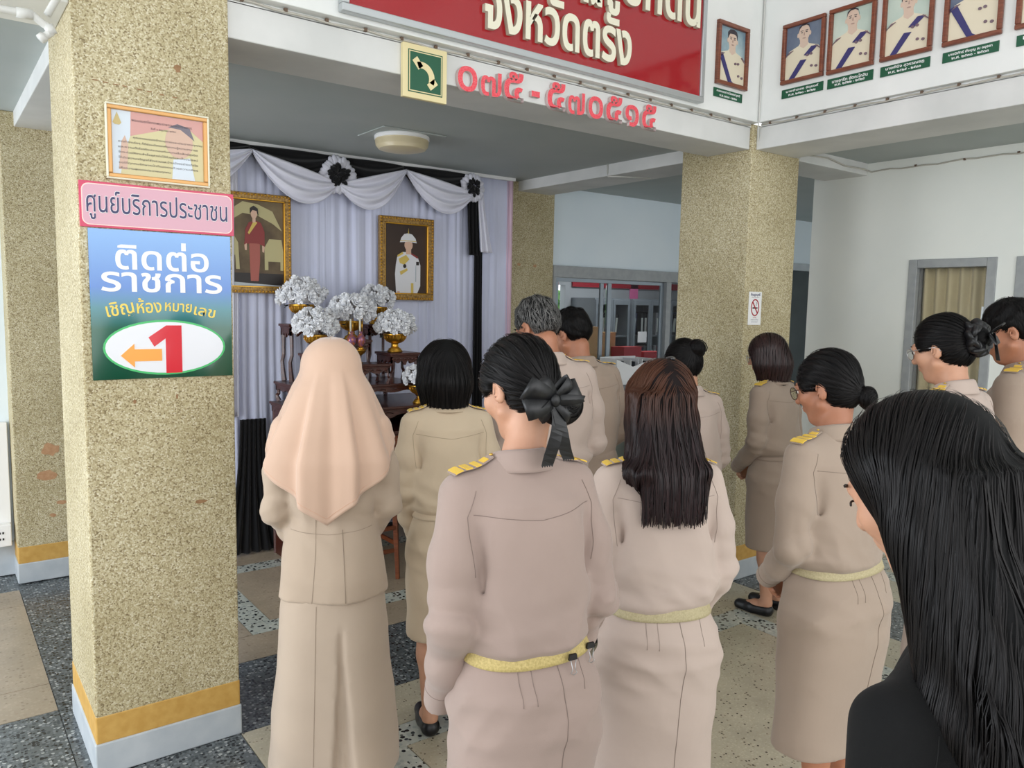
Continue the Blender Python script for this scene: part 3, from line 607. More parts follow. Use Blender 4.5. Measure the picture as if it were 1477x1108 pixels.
# royal portraits on the curtain
M_dkb=noisy('dark_brown_backdrop',srgb(44,26,18),srgb(66,42,28),4,.4); M_pw=mat('painted_white',srgb(222,222,226),.45); M_pgold=mat('painted_gold',srgb(212,184,90),.45)
M_pred=mat('painted_red',srgb(136,40,38),.45); M_pskin=mat('painted_skin',srgb(214,176,152),.45); M_psage=noisy('painted_interior',srgb(84,66,44),srgb(128,110,76),6,.5); M_pcream=mat('painted_cream',srgb(186,176,128),.45); M_pdark=mat('painted_dark',srgb(34,26,24),.45); M_ppink=mat('painted_pink',srgb(168,88,76),.45)
def painting(x0,x1,z0,z1,label,L,mats,fw):
    yy=YC-.06
    q=empty('picture_frame',((x0+x1)/2,yy,z0),label,'picture')
    frame_y(q,x0,x1,z0,z1,yy,fw,.03,M_goldp); frame_y(q,x0+fw*.72,x1-fw*.72,z0+fw*.72,z1-fw*.72,yy,fw*.45,.022,M_gold,name='inner_frame')
    mb=MB(); 
    for i in range(int((x1-x0)/.022)):
        for zz in (z0+fw*.3,z1-fw*.3): mb.ell((x0+.011+.022*i,yy-.031,zz),(.008,.006,.007),6,4)
    for i in range(int((z1-z0)/.022)):
        for xx in (x0+fw*.3,x1-fw*.3): mb.ell((xx,yy-.031,z0+.011+.022*i),(.007,.006,.008),6,4)
    wobj('frame_carving',mb,M_gold,q,smooth=True)
    a,b,c,d=x0+fw,x1-fw,z0+fw,z1-fw; mb=MB()
    for k,(pts,mi) in enumerate(L): mb.prism([(a+u*(b-a),c+v*(d-c)) for u,v in pts][::-1],yy-.006-.0004*k,yy-.002,'y',mi)
    wobj('painting',mb,mats,q)
U=[([(0,0),(1,0),(1,1),(0,1)],0),([(.28,.0),(.25,.28),(.27,.42),(.30,.53),(.42,.60),(.60,.60),(.78,.53),(.84,.42),(.84,.12),(.76,0)],1),
 ([(.50,.57),(.62,.57),(.62,.66),(.50,.66)],3),(elp(.56,.70,.095,.075,18),3),([(.36,.735),(.39,.80),(.46,.855),(.55,.87),(.64,.855),(.72,.80),(.75,.735),(.56,.75)],1),([(.545,.86),(.565,.86),(.56,.94)],2),
 ([(.37,.765),(.73,.765),(.735,.755),(.365,.755)],2),([(.33,.50),(.50,.56),(.58,.50),(.46,.42),(.36,.44)],2),([(.36,.32),(.52,.37),(.54,.34),(.38,.27)],2),([(.30,.55),(.42,.60),(.44,.575),(.31,.525)],2),([(.62,.59),(.78,.54),(.77,.515),(.62,.57)],4),
 (elp(.47,.40,.035,.03,10),5),([(.72,.18),(.735,.18),(.735,.42),(.72,.42)],6),([(.74,.47),(.80,.47),(.80,.42),(.74,.42)],5),([(.30,0),(.35,0),(.35,.04),(.30,.04)],3),([(.62,0),(.67,0),(.67,.16),(.62,.16)],2)]
painting(2.60,3.045,1.675,2.27,'gold framed painting of a figure in white uniform and white helmet',U,[M_dkb,M_pw,M_pgold,M_pskin,M_pred,M_pdark,M_greyb],.045)
Q=[([(0,0),(1,0),(1,1),(0,1)],0),([(0,.70),(.12,.88),(.30,.97),(.55,.95),(.80,.88),(.96,.66),(.80,.74),(.55,.82),(.3,.84)],5),([(0,0),(1,0),(1,.16),(0,.16)],4),([(0,.06),(1,.02),(1,.0),(0,.0)],6),
 ([(.66,.20),(.66,.46),(.74,.56),(.95,.56),(.98,.42),(.98,.20),(.93,.20),(.93,.30),(.72,.30),(.72,.20)],5),([(.0,.2),(.0,.5),(.12,.62),(.22,.5),(.24,.2),(.18,.2),(.17,.36),(.06,.36),(.05,.2)],5),
 ([(.42,.07),(.40,.50),(.58,.52),(.58,.30),(.55,.07)],7),([(.32,.48),(.34,.66),(.40,.74),(.52,.76),(.60,.74),(.66,.64),(.66,.47),(.56,.50),(.42,.50)],1),([(.32,.48),(.36,.50),(.36,.42),(.33,.42)],3),([(.62,.48),(.66,.47),(.65,.40),(.62,.41)],3),
 ([(.38,.62),(.48,.76),(.54,.74),(.40,.60)],2),([(.46,.74),(.51,.74),(.51,.81),(.46,.81)],3),(elp(.485,.84,.052,.058,16),3),([(.42,.84),(.42,.90),(.48,.93),(.55,.90),(.56,.82),(.53,.87),(.46,.88)],4)]
painting(1.49,1.955,1.70,2.335,'gold framed painting of a lady in red dress and yellow sash',Q,[M_psage,M_pred,M_pgold,M_pskin,M_pdark,M_pcream,M_greyb,M_ppink],.04)
# ------------------------------------------------------------------ altar tables, bowls, flowers
def altar_table(x0,x1,y0,y1,z0,z1,label,apron=.05,leg=.028,panel=False):
    e=empty('altar_table',((x0+x1)/2,(y0+y1)/2,z0),label,'table','stepped altar tables')
    wobj('tabletop',MB().box((x0-.012,y0-.012,z1-.016),(x1+.012,y1+.012,z1)).box((x0-.004,y0-.004,z1-.026),(x1+.004,y1+.004,z1-.016)),M_maho,e,bevel=.003)
    n=26
    def wave(t,h): return h*(.55+.45*abs(math.cos(t*PI*4)))+(.25*h if .44<t<.56 else 0)
    mb=MB()
    for yy in (y0,y1-.012):
        P=[(x0,z1-.02),(x1,z1-.02)]+[(x1-(x1-x0)*i/n,z1-.024-wave(i/n,apron)) for i in range(n+1)]
        mb.prism(P,yy,yy+.012,'y')
    for xx in (x0,x1-.012):
        P=[(y0,z1-.02),(y1,z1-.02)]+[(y1-(y1-y0)*i/n,z1-.024-wave(i/n,apron)) for i in range(n+1)]
        mb.prism(P,xx,xx+.012,'x')
    wobj('carved_apron',mb,M_maho,e)
    mb=MB()
    for k in range(7):
        t=(k+.5)/7; mb.ell((x0+(x1-x0)*t,y0-.001,z1-.024-apron*.35),(.011,.004,.007),8,6)
        mb.tube([(x0+(x1-x0)*(t-.05),y0-.001,z1-.024-apron*.5),(x0+(x1-x0)*t,y0-.003,z1-.024-apron*.2),(x0+(x1-x0)*(t+.05),y0-.001,z1-.024-apron*.5)],.0025,5)
    wobj('carving',mb,M_maho,e,smooth=True)
    for sx in (0,1):
        for sy in (0,1):
            cx=(x0+leg*.6) if sx==0 else (x1-leg*.6); cy=(y0+leg*.6) if sy==0 else (y1-leg*.6); h=z1-.03-z0; mb=MB(); ox=-1 if sx==0 else 1; oy=-1 if sy==0 else 1
            R=[]; P=[]
            for t in np.linspace(0,1,9): P.append((cx+ox*.012*math.sin(t*PI*1.0)*(t>.5),cy+oy*.006*math.sin(t*PI),z1-.03-h*t)); R.append(leg*(.62-.18*math.sin(PI*t)+.1*t))
            mb.tube(P,R,4); wobj('leg',mb,M_maho,e,bevel=.002)
    if panel:
        wobj('side_panel',MB().box((x0+.005,y0+.02,z0),(x0+.03,y1,z1-.03)),M_maho,e); wobj('side_panel',MB().box((x1-.03,y0+.02,z0),(x1-.005,y1,z1-.03)),M_maho,e)
        wobj('shelf',MB().box((x0+.03,y0+.05,z1-.19),(x1-.03,y1,z1-.17)),M_maho,e); wobj('back_panel',MB().box((x0+.03,y1-.02,z0+.1),(x1-.03,y1,z1-.03)),M_maho,e)
    return e
altar_table(1.78,2.80,4.36,4.97,0,1.005,'large low altar desk with a shelf carrying the smaller tables',.04,.04,True)
altar_table(1.81,2.61,4.50,4.97,1.007,1.135,'wide low altar table resting on the desk',.035,.026)
altar_table(2.00,2.375,4.47,4.64,1.137,1.268,'small middle altar table at the front holding the incense set',.04,.02)
altar_table(2.40,2.60,4.50,4.70,1.137,1.333,'right front altar table under a white flower bowl',.045,.024)
altar_table(1.87,1.995,4.52,4.70,1.137,1.333,'left front altar table hidden behind the peach headscarf',.04,.022)
altar_table(2.13,2.33,4.66,4.80,1.137,1.412,'middle altar table at the centre of the steps',.05,.022)
altar_table(1.85,2.07,4.82,4.98,1.137,1.508,'tall left rear altar table under a white flower bowl',.05,.026)
altar_table(2.40,2.60,4.82,4.98,1.137,1.505,'tall right rear altar table below the officer painting',.05,.024)
def bowl(x,y,z,s,label):
    prof=[(.0,0),(.052,0),(.054,.008),(.044,.014),(.046,.020),(.030,.030),(.022,.040),(.026,.046),(.020,.052),(.030,.060),(.056,.072),(.072,.092),(.078,.115),(.084,.124),(.080,.126),(.070,.118)]
    o=obj('gold_bowl',MB().lathe([(r*s,zz*s) for r,zz in prof],n=28),M_gold,None,smooth=True); o.location=(x,y,z); tag(o,label,'bowl','gold pedestal bowls on the altar')
    mb=MB()
    for k in range(20):
        g=2*PI*k/20; P=[(r*s*1.02*math.cos(g),r*s*1.02*math.sin(g),zz*s) for r,zz in ((.032,.062),(.058,.075),(.074,.095),(.079,.115))]; mb.tube(P,.0022*s,4)
    obj('fluting',mb,M_gold,o,smooth=True)
    return o
pet=MB(); rr=random.Random(5)
for ring_,n_,r_,tilt in ((0,3,.006,.2),(1,5,.013,.6),(2,7,.021,1.0)):
    for k in range(n_):
        g=2*PI*k/n_+ring_*.5+rr.uniform(-.15,.15); Rm=Matrix.Rotation(g,3,'Z')@Matrix.Rotation(tilt+rr.uniform(-.2,.2),3,'Y')
        c=Matrix.Rotation(g,3,'Z')@Vector((r_,0,.010-.005*ring_)); pet.ell(c,(.0022,.0125,.0155),7,5,0,Rm)
_b=obj('blossom',pet,M_petal,smooth=True); blos=_b.data; bpy.data.objects.remove(_b)
lf=MB().ell((0,0,0),(.006,.018,.002),6,4)
_b=obj('leaf',lf,M_leafdk,smooth=True); leafm=_b.data; bpy.data.objects.remove(_b)
def bouquet(x,y,z,R,label,seed,n=46):
    e=empty('flower_arrangement',(x,y,z),label,'flowers','white flower arrangements on the altar'); rr=random.Random(seed)
    for k in range(n):
        zz=(k+.5)/n; ph=2.39996*k+rr.uniform(-.2,.2); c=1-zz*1.28; sn=math.sqrt(max(0,1-c*c)); q=R*rr.uniform(.86,1.08)
        d=Vector((sn*math.cos(ph),sn*math.sin(ph),c)); o=bpy.data.objects.new('blossom',blos); COL.objects.link(o); o.parent=e
        o.location=(d.x*q*1.02,d.y*q*.9,R*.55+d.z*q*.82); o.rotation_euler=d.to_track_quat('Z','Y').to_euler(); sc=rr.uniform(.85,1.25)*R/.13; o.scale=(sc,sc,sc)
    for k in range(14):
        ph=rr.uniform(0,6.28); o=bpy.data.objects.new('leaf',leafm); COL.objects.link(o); o.parent=e; o.location=(R*.8*math.cos(ph),R*.7*math.sin(ph),R*rr.uniform(0,.7)); o.rotation_euler=(rr.uniform(-1,1),rr.uniform(-1,1),ph)
for (x,y,z,s,R,bl,fl) in ((1.962,4.90,1.509,1.0,.135,'gold bowl on the tall left rear table','white flowers in the leftmost, highest gold bowl'),
  (2.23,4.73,1.413,.95,.142,'gold bowl on the middle table','white flowers in the gold bowl at the centre of the altar'),
  (2.498,4.90,1.506,.95,.118,'gold bowl on the tall right rear table','white flowers just below the corner of the officer painting'),
  (1.935,4.61,1.334,.92,.130,'gold bowl just above the peach headscarf','white flowers right above the peach headscarf'),
  (2.48,4.60,1.334,.95,.125,'gold bowl on the right front altar table','white flowers on the right front altar table'),
  (2.575,4.425,1.006,.95,.105,'gold bowl beside the short black bob','white flowers lowest on the altar beside the short black bob')):
    bowl(x,y,z,s,bl); bouquet(x,y,z+.10*s,R,fl,int(x*100+y*10))
e=empty('incense_set',(2.168,4.53,1.269),'gold tray with two orange candle holders and pale candles on the front middle table','incense set')
wobj('tray',MB().lathe([(.0,0),(.04,0),(.042,.006),(.026,.02),(.02,.035),(.03,.05),(.055,.07),(.06,.085),(.066,.09),(.05,.088)],(2.168,4.53,1.269),24),M_gold,e,smooth=True)
M_enam=noisy('orange_enamel',srgb(190,110,50),srgb(120,90,150),60,.3,metal=.4)
for dx in (-.032,.032):
    wobj('holder',MB().lathe([(.0,0),(.016,0),(.018,.01),(.008,.02),(.018,.03),(.030,.05),(.030,.07),(.018,.09),(.010,.10),(.013,.115)],(2.168+dx,4.53,1.357),16),M_gold if dx>9 else M_enam,e,smooth=True)
    wobj('holder_foot',MB().lathe([(.0,0),(.02,0),(.02,.012),(.010,.022)],(2.168+dx,4.53,1.355),14),M_gold,e,smooth=True)
    wobj('candle',MB().tube([(2.168+dx-.006,4.53,1.45),(2.168+dx-.006,4.53,1.55)],.006,8),M_cream,e,smooth=True)
    wobj('incense_stick',MB().tube([(2.168+dx+.008,4.53,1.45),(2.168+dx+.010,4.53,1.555)],.0025,6),M_gold,e,smooth=True)
# wooden chair behind the headscarf
e=empty('wooden_chair',(2.03,4.22,0),'brown wooden chair facing the altar, mostly hidden behind the woman in headscarf','chair')
for x in (1.84,2.215):
    wobj('leg',MB().tube([(x,4.06,0),(x,4.10,.42),(x,4.07,.86)],[.017,.021,.018],4),M_chairw,e,bevel=.003); wobj('leg',MB().tube([(x,4.31,0),(x,4.31,.42)],[.015,.021],4),M_chairw,e,bevel=.003)
wobj('seat',MB().box((1.815,4.06,.42),(2.24,4.335,.45)),M_chairw,e,bevel=.008)
wobj('backrest',MB().grid(lambda u,v:(1.835+.39*u,4.078-.015*math.sin(u*PI),.70+.17*v+.012*math.sin(u*PI)*(v>.9)),16,8),M_chairw,e,smooth=True,solid=.02)
for z in (.16,.30): wobj('stretcher',MB().box((1.84,4.075,z),(2.215,4.09,z+.025)),M_chairw,e,bevel=.002); 
for x in (1.84,2.215): wobj('stretcher',MB().box((x-.008,4.09,.20),(x+.008,4.31,.225)),M_chairw,e,bevel=.002)
# ------------------------------------------------------------------ office behind the back window
M_sash=mat('dull_aluminium_sash',srgb(140,150,158),.4,metal=.3)
w=struct('window_3',MB().box((4.32,5.185,1.90),(6.2,5.25,2.0)).box((4.32,5.185,.97),(6.2,5.25,1.02)).box((4.32,5.185,1.02),(4.345,5.25,1.90)).box((5.735,5.185,1.02),(5.80,5.25,1.90)).box((6.14,5.185,1.02),(6.2,5.25,1.90)),M_grayframe,bevel=.003)
w['label']='wide sliding office window beside the far pillar'
for (a,b,y) in ((4.345,5.02,5.215),(4.90,5.735,5.235)):
    sh_=obj('sash',MB().box((a,y-.012,1.865),(b,y+.008,1.895)).box((a,y-.012,1.02),(b,y+.008,1.07)).box((a,y-.012,1.07),(a+.04,y+.008,1.865)).box((b-.045,y-.012,1.07),(b,y+.008,1.865)),M_sash,w,bevel=.002)
    obj('pane',MB().box((a+.05,y-.003,1.07),(b-.06,y,1.86)),M_glass,sh_)
obj('pane',MB().box((5.80,5.215,1.02),(6.14,5.218,1.90)),M_glass,w)
struct('wall_office',MB().box((4.2,7.6,0),(6.12,7.7,ZC)).box((6.12,7.6,0),(6.52,7.7,1.42)).box((6.12,7.6,1.92),(6.52,7.7,ZC)).box((6.52,7.6,0),(9.7,7.7,ZC)).box((4.1,5.34,0),(4.2,7.7,ZC)).box((9.6,5.3,0),(9.7,7.7,ZC)),noisy('office_wall_paint',srgb(150,156,160),srgb(160,166,170),3,.6))
struct('ceiling_office',MB().box((4.1,5.3,ZC),(9.7,7.7,ZC+.08)),M_ceil).name='ceiling'
area('office_fill_light',(6.6,6.5,ZC-.05),(0,0,0),1.2,.2,24,(.95,.98,1))  # unseen fill lamp, added to brighten the dim office
M_reflgreen=noisy('green_reflection_leaves',srgb(60,130,60),srgb(150,210,110),18,.7)  # leaf shapes added behind the office, standing in for a green reflection
tb=MB(); rr=random.Random(8)
for k in range(160):
    g=Matrix.Rotation(rr.uniform(0,3),3,'X')@Matrix.Rotation(rr.uniform(0,3),3,'Y'); tb.ell((6.55+rr.uniform(-.35,.35),8.1+rr.uniform(-.2,.25),1.62+rr.uniform(-.28,.22)),(.07,.045,.008),6,4,0,g)
t_=tag(obj('reflected_foliage',tb,M_reflgreen,smooth=True),'green leaves added behind the office in place of a reflection in the glass','reflected_foliage'); obj('stem',MB().tube([(6.55,8.1,0),(6.56,8.1,1.4)],.03,8),M_chairw,t_,smooth=True)
M_cab=noisy('steel_cabinet_grey',srgb(104,112,118),srgb(116,124,130),8,.45); M_bind=mat('binder_black',srgb(24,26,30),.5)
bcols=[M_bind,M_bind,mat('binder_navy',srgb(40,52,86),.5),mat('binder_grey',srgb(150,156,160),.5)]; M_spine=mat('spine_label',srgb(206,214,208),.5)
bprot=None
for ci,(x0,x1) in enumerate(((6.62,7.22),(7.28,7.92),(7.98,8.6))):
    e=empty('filing_cabinet',((x0+x1)/2,7.4,0),['left','middle','right'][ci]+' grey steel cabinet with glass doors inside the office','cabinet','steel cabinets inside the office')
    wobj('cabinet_body',MB().box((x0,7.57,0),(x1,7.59,1.76)).box((x0,7.15,0),(x0+.02,7.57,1.76)).box((x1-.02,7.15,0),(x1,7.57,1.76)).box((x0+.02,7.15,1.72),(x1-.02,7.57,1.76)).box((x0+.02,7.15,0),(x1-.02,7.57,.5)).box((x0+.02,7.17,.86),(x1-.02,7.57,.88)).box((x0+.02,7.17,1.27),(x1-.02,7.57,1.29)),M_cab,e)
    xm=(x0+x1)/2
    for a,b in ((x0,xm),(xm,x1)):
        dd=wobj('door',MB().box((a+.004,7.13,.5),(a+.04,7.15,1.74)).box((b-.04,7.13,.5),(b-.004,7.15,1.74)).box((a+.04,7.13,.5),(b-.04,7.15,.54)).box((a+.04,7.13,1.68),(b-.04,7.15,1.74)),M_cab,e,bevel=.002)
        wobj('pane',MB().box((a+.04,7.139,.54),(b-.04,7.142,1.68)),M_glass,e)
    for zs_,h_ in ((.882,.30),(1.292,.32)):
        x=x0+.04; nb=0
        while x<x1-.10:
            wd=random.uniform(.045,.075)
            if random.random()<.86:
                o=obj('binder',MB().box((0,0,0),(wd,.26,h_*random.uniform(.85,1.0))).box((wd*.2,-.002,h_*.12),(wd*.8,0,h_*.7),1),[random.choice(bcols),M_spine]); o.location=(x,7.2,zs_); o.rotation_euler=(0,random.choice([0,0,.10]),0)
                tag(o,'pale-spined ring binder, %s from left, %s shelf of %s office cabinet'%(['first','second','third','fourth','fifth','sixth','seventh','eighth'][nb],'upper' if zs_>1 else 'lower',['left','middle','right'][ci]),'binder','ring binders in the office cabinets'); nb+=1
            x+=wd+.012
tag(obj('banner',MB().box((6.62,7.57,1.90),(8.6,7.595,1.985)),mat('banner_red',srgb(150,30,44),.5)),'narrow dark red banner above the office cabinets','banner')
tag(obj('poster',MB().box((7.66,7.57,1.70),(7.80,7.592,1.98)),mat('poster_pink',srgb(214,110,160),.5)),'pink strip poster on the rear office wall','poster')
M_cbd=noisy('cardboard',srgb(176,138,90),srgb(190,152,104),20,.8); M_rbox=mat('red_box',srgb(178,26,40),.4)
c_=tag(obj('work_table',MB().box((5.5,6.0,1.05),(6.9,6.6,1.09)),M_cab,bevel=.004),'grey work table with boxes behind the office window','table')
for x in (5.55,6.82):
    for y in (6.05,6.52): obj('leg',MB().box((x,y,0),(x+.03,y+.03,1.05)),M_cab,c_)
def carton(x0,x1,y0,y1,z0,h,m,label,rz=0):
    o=obj('box',MB().box((0,0,0),(x1-x0,y1-y0,h)),m,bevel=.003); o.location=(x0,y0,z0); o.rotation_euler=(0,0,rz); tag(o,label,'box'); 
    obj('flap',MB().box((0.002,-.02,h),(x1-x0-.002,(y1-y0)*.48,h+.004)),m,o); return o
carton(5.62,5.90,6.28,6.5,1.09,.34,M_cbd,'tall cardboard box behind the office window'); carton(5.95,6.16,6.3,6.5,1.09,.28,M_cbd,'smaller cardboard box beside the tall cardboard box')
carton(6.05,6.32,6.05,6.25,1.09,.13,M_rbox,'red box on the office table'); carton(6.36,6.66,6.05,6.25,1.09,.07,M_rbox,'flat red box on the office table')
tag(obj('paper_note',MB().box((7.36,7.118,1.20),(7.52,7.122,1.34)),M_wht),'white paper taped to a cabinet door in the office','note')
# counter and white document box in front of the window
c_=tag(obj('counter_cabinet',MB().box((4.50,4.80,.08),(5.72,5.17,.945)),noisy('green_grey_laminate',srgb(110,116,108),srgb(122,128,120),6,.5),bevel=.004),'green grey counter below the office window','cabinet')
obj('countertop',MB().box((4.47,4.77,.945),(5.75,5.18,.975)),M_cab,c_,bevel=.004); obj('plinth',MB().box((4.53,4.84,0),(5.69,5.15,.08)),M_black,c_)
e=empty('document_box',(5.02,4.97,.977),'open white box full of papers on the counter by the office window','box')
mb=MB().box((4.80,4.86,.977),(5.24,5.10,.985))
mb.prism([(4.80,.985),(5.24,.985),(5.26,1.20),(4.98,1.13),(4.78,1.20)],4.86,4.868).box((4.80,5.09,.985),(5.24,5.10,1.21)).box((4.79,4.868,.985),(4.80,5.09,1.2)).box((5.24,4.868,.985),(5.25,5.09,1.2))
wobj('box_body',mb,M_wht,e,bevel=.002)
for k in range(8): wobj('folder',MB().box((4.83+.047*k,4.88,.99),(4.835+.047*k,5.08,1.16+.05*random.random())),[M_wht,mat('folder_dark',srgb(60,62,70),.5),M_pgrey][k%3],e)
wobj('emblem',MB().prism(elp(5.07,1.06,.017,.017,16)[::-1],4.857,4.86),mat('grey_print',srgb(110,110,112),.5),e)
c_=tag(obj('printer',MB().box((4.86,4.60,.60),(5.5,4.79,.86)),M_black,bevel=.01),'black machine standing in front of the counter','printer'); obj('printer_stand',MB().box((4.88,4.62,0),(5.48,4.78,.6)),M_cab,c_)


# ------------------------------------------------------------------ signed-distance modelling kit for people and cloth
class Field:
    def __init__(s, xs, ys, zs):
        s.xs,s.ys,s.zs=[np.asarray(a,np.float32) for a in (xs,ys,zs)]
        s.D=np.full((len(s.xs),len(s.ys),len(s.zs)),.12,np.float32)
    def _win(s,lo,hi):
        sl=[]
        for a,l,h in zip((s.xs,s.ys,s.zs),lo,hi):
            i=max(np.searchsorted(a,l)-1,0); j=min(np.searchsorted(a,h)+1,len(a)); sl.append(slice(i,max(j,i+1)))
        X=s.xs[sl[0]][:,None,None]; Y=s.ys[sl[1]][None,:,None]; Z=s.zs[sl[2]][None,None,:]
        return tuple(sl),X,Y,Z
    def add(s,fn,lo,hi,k=.02,mode='u',pad=.05):
        sl,X,Y,Z=s._win([v-pad for v in lo],[v+pad for v in hi])
        d=fn(X,Y,Z).astype(np.float32); a=s.D[sl]
        if mode=='u':
            h=np.maximum(k-np.abs(a-d),0)/k if k>0 else 0; s.D[sl]=np.minimum(a,d)-(h*h*k*.25 if k>0 else 0)
        elif mode=='s':
            d=-d; h=np.maximum(k-np.abs(a-d),0)/k if k>0 else 0; s.D[sl]=np.maximum(a,d)+(h*h*k*.25 if k>0 else 0)
        elif mode=='d': s.D[sl]=a+d
        return s
    def cap(s,p,q,r0,r1=None,k=.02,mode='u',sq=None):
        p=np.array(p,np.float32); q=np.array(q,np.float32); r1=r0 if r1 is None else r1; R=max(r0,r1)
        def fn(X,Y,Z):
            ba=q-p; L=float(ba@ba)+1e-9; x,y,z=X-p[0],Y-p[1],Z-p[2]
            t=np.clip((x*ba[0]+y*ba[1]+z*ba[2])/L,0,1)
            return np.sqrt((x-ba[0]*t)**2+(y-ba[1]*t)**2+(z-ba[2]*t)**2)-(r0+(r1-r0)*t)
        lo=np.minimum(p,q)-R; hi=np.maximum(p,q)+R
        return s.add(fn,lo,hi,k,mode)
    def chain(s,pts,rs,k=.02,mode='u'):
        for a,b,r,q in zip(pts,pts[1:],rs,rs[1:]): s.cap(a,b,r,q,k,mode)
        return s
    def ell(s,c,r,k=.02,mode='u',R=None):
        c=np.array(c,np.float32); r=np.array(r,np.float32); m=float(r.max())
        def fn(X,Y,Z):
            x,y,z=X-c[0],Y-c[1],Z-c[2]
            if R is not None: x,y,z=[R[0,i]*x+R[1,i]*y+R[2,i]*z for i in range(3)]   # R^T applied
            n0=np.sqrt((x/r[0])**2+(y/r[1])**2+(z/r[2])**2); n1=np.sqrt((x/r[0]**2)**2+(y/r[1]**2)**2+(z/r[2]**2)**2)+1e-6
            return n0*(n0-1)/n1
        return s.add(fn,c-m,c+m,k,mode)
    def loft(s,tab,k=.02,mode='u',pw=2.3,off=0,fold=None):
        # tab rows: z, half width, half depth, centre y, centre x
        T=np.array([list(t)+[0]*(5-len(t)) for t in tab],np.float32); T=T[np.argsort(T[:,0])]
        zz=T[:,0]
        def fn(X,Y,Z):
            z=Z.ravel(); cols=[]
            for c in range(1,5):
                v=np.interp(z,zz,T[:,c]); cols.append(v[None,None,:])
            a,b,cy,cx=cols; a=a+off; b=b+off
            x=(X-cx)/a; y=(Y-cy)/b
            rr=(np.abs(x)**pw+np.abs(y)**pw)**(1/pw)
            th=np.arctan2(y,x); rad=np.sqrt((a*np.cos(th))**2+(b*np.sin(th))**2)
            d=(rr-1)*np.minimum(rad,1.0)*.9
            if fold is not None: d=d-fold(X,Y,Z,th)
            dz=np.maximum(zz[0]-off*.5-Z,Z-zz[-1]-off*.5); d=np.where(dz>0,np.sqrt(np.maximum(d,0)**2+dz**2),np.maximum(d,dz*1.0+0*d))
            return d
        R=float(T[:,1:3].max())+abs(off)+.02
        return s.add(fn,(T[:,4].min()-R,T[:,3].min()-R,zz[0]),(T[:,4].max()+R,T[:,3].max()+R,zz[-1]),k,mode)
    def mesh(s):
        D=s.D; xs,ys,zs=s.xs,s.ys,s.zs; S=D<0
        nx,ny,nz=D.shape
        c=np.zeros((nx-1,ny-1,nz-1),np.int8)
        for i in (0,1):
            for j in (0,1):
                for k in (0,1): c+=S[i:nx-1+i,j:ny-1+j,k:nz-1+k]
        I,J,K=np.nonzero((c>0)&(c<8)); idx=np.full(c.shape,-1,np.int32); idx[I,J,K]=np.arange(len(I))
        acc=np.zeros((len(I),3)); cnt=np.zeros(len(I))
        cor=[(i,j,k) for i in (0,1) for j in (0,1) for k in (0,1)]
        val={q:D[I+q[0],J+q[1],K+q[2]] for q in cor}
        for a in cor:
            for ax in range(3):
                if a[ax]==1: continue
                b=list(a); b[ax]=1; b=tuple(b); va,vb=val[a],val[b]; m=(va<0)!=(vb<0)
                t=np.where(m,va/(va-vb+1e-20),0)
                P=[xs[I+a[0]],ys[J+a[1]],zs[K+a[2]]]; P[ax]=P[ax]+((xs,ys,zs)[ax][(I,J,K)[ax]+1]-P[ax])*t
                for q in range(3): acc[:,q]+=np.where(m,P[q],0)
                cnt+=m
        V=acc/cnt[:,None]; F=[]
        for ax in range(3):
            sl0=[slice(1,-1)]*3; sl0[ax]=slice(0,-1); sl1=[slice(1,-1)]*3; sl1[ax]=slice(1,None)
            A=S[tuple(sl0)]; B=S[tuple(sl1)]
            i,j,k=np.nonzero(A!=B); inside=A[i,j,k]
            g=[i,j,k]; o=[1,1,1]; o[ax]=0; g=[g[q]+o[q] for q in range(3)]
            u,v=(ax+1)%3,(ax+2)%3
            def at(du,dv):
                h=[g[0].copy(),g[1].copy(),g[2].copy()]; h[u]=h[u]-du; h[v]=h[v]-dv; return idx[h[0],h[1],h[2]]
            q=np.stack([at(1,1),at(0,1),at(0,0),at(1,0)],1); q[~inside]=q[~inside][:,::-1]; F.append(q)
        F=np.concatenate(F); F=F[(F>=0).all(1)]
        # one light smoothing pass
        E=np.concatenate([F[:,[0,1]],F[:,[1,2]],F[:,[2,3]],F[:,[3,0]]]); 
        for w in (.5,.5):
            sm=np.zeros_like(V); ct=np.zeros(len(V))
            for q in range(3): sm[:,q]=np.bincount(E[:,0],V[E[:,1],q],len(V))+np.bincount(E[:,1],V[E[:,0],q],len(V))
            ct=np.bincount(E[:,0],minlength=len(V))+np.bincount(E[:,1],minlength=len(V)); V=V*(1-w)+w*sm/np.maximum(ct,1)[:,None]
        return V,F
    def sample(s,P):
        out=[]; fr=[];ix=[]
        for a,p in zip((s.xs,s.ys,s.zs),P.T):
            i=np.clip(np.searchsorted(a,p)-1,0,len(a)-2); ix.append(i); fr.append(np.clip((p-a[i])/(a[i+1]-a[i]),0,1))
        i,j,k=ix; f,g,h=fr; D=s.D
        def L(di,dj,dk): return D[i+di,j+dj,k+dk]
        return ((L(0,0,0)*(1-f)+L(1,0,0)*f)*(1-g)+(L(0,1,0)*(1-f)+L(1,1,0)*f)*g)*(1-h)+((L(0,0,1)*(1-f)+L(1,0,1)*f)*(1-g)+(L(0,1,1)*(1-f)+L(1,1,1)*f)*g)*h
    def grad(s,P,e=.005):
        G=np.stack([s.sample(P+np.eye(3)[q]*e)-s.sample(P-np.eye(3)[q]*e) for q in range(3)],1)
        return G/(np.linalg.norm(G,axis=1,keepdims=True)+1e-9)
def rng_axis(lo,hi,st): return np.arange(lo,hi+st,st,dtype=np.float32)
def zaxis(*segs):
    out=[segs[0][0]]
    for lo,hi,st in segs:
        n=max(1,int(round((hi-lo)/st))); out+=list(np.linspace(lo,hi,n+1)[1:])
    return np.array(out,np.float32)
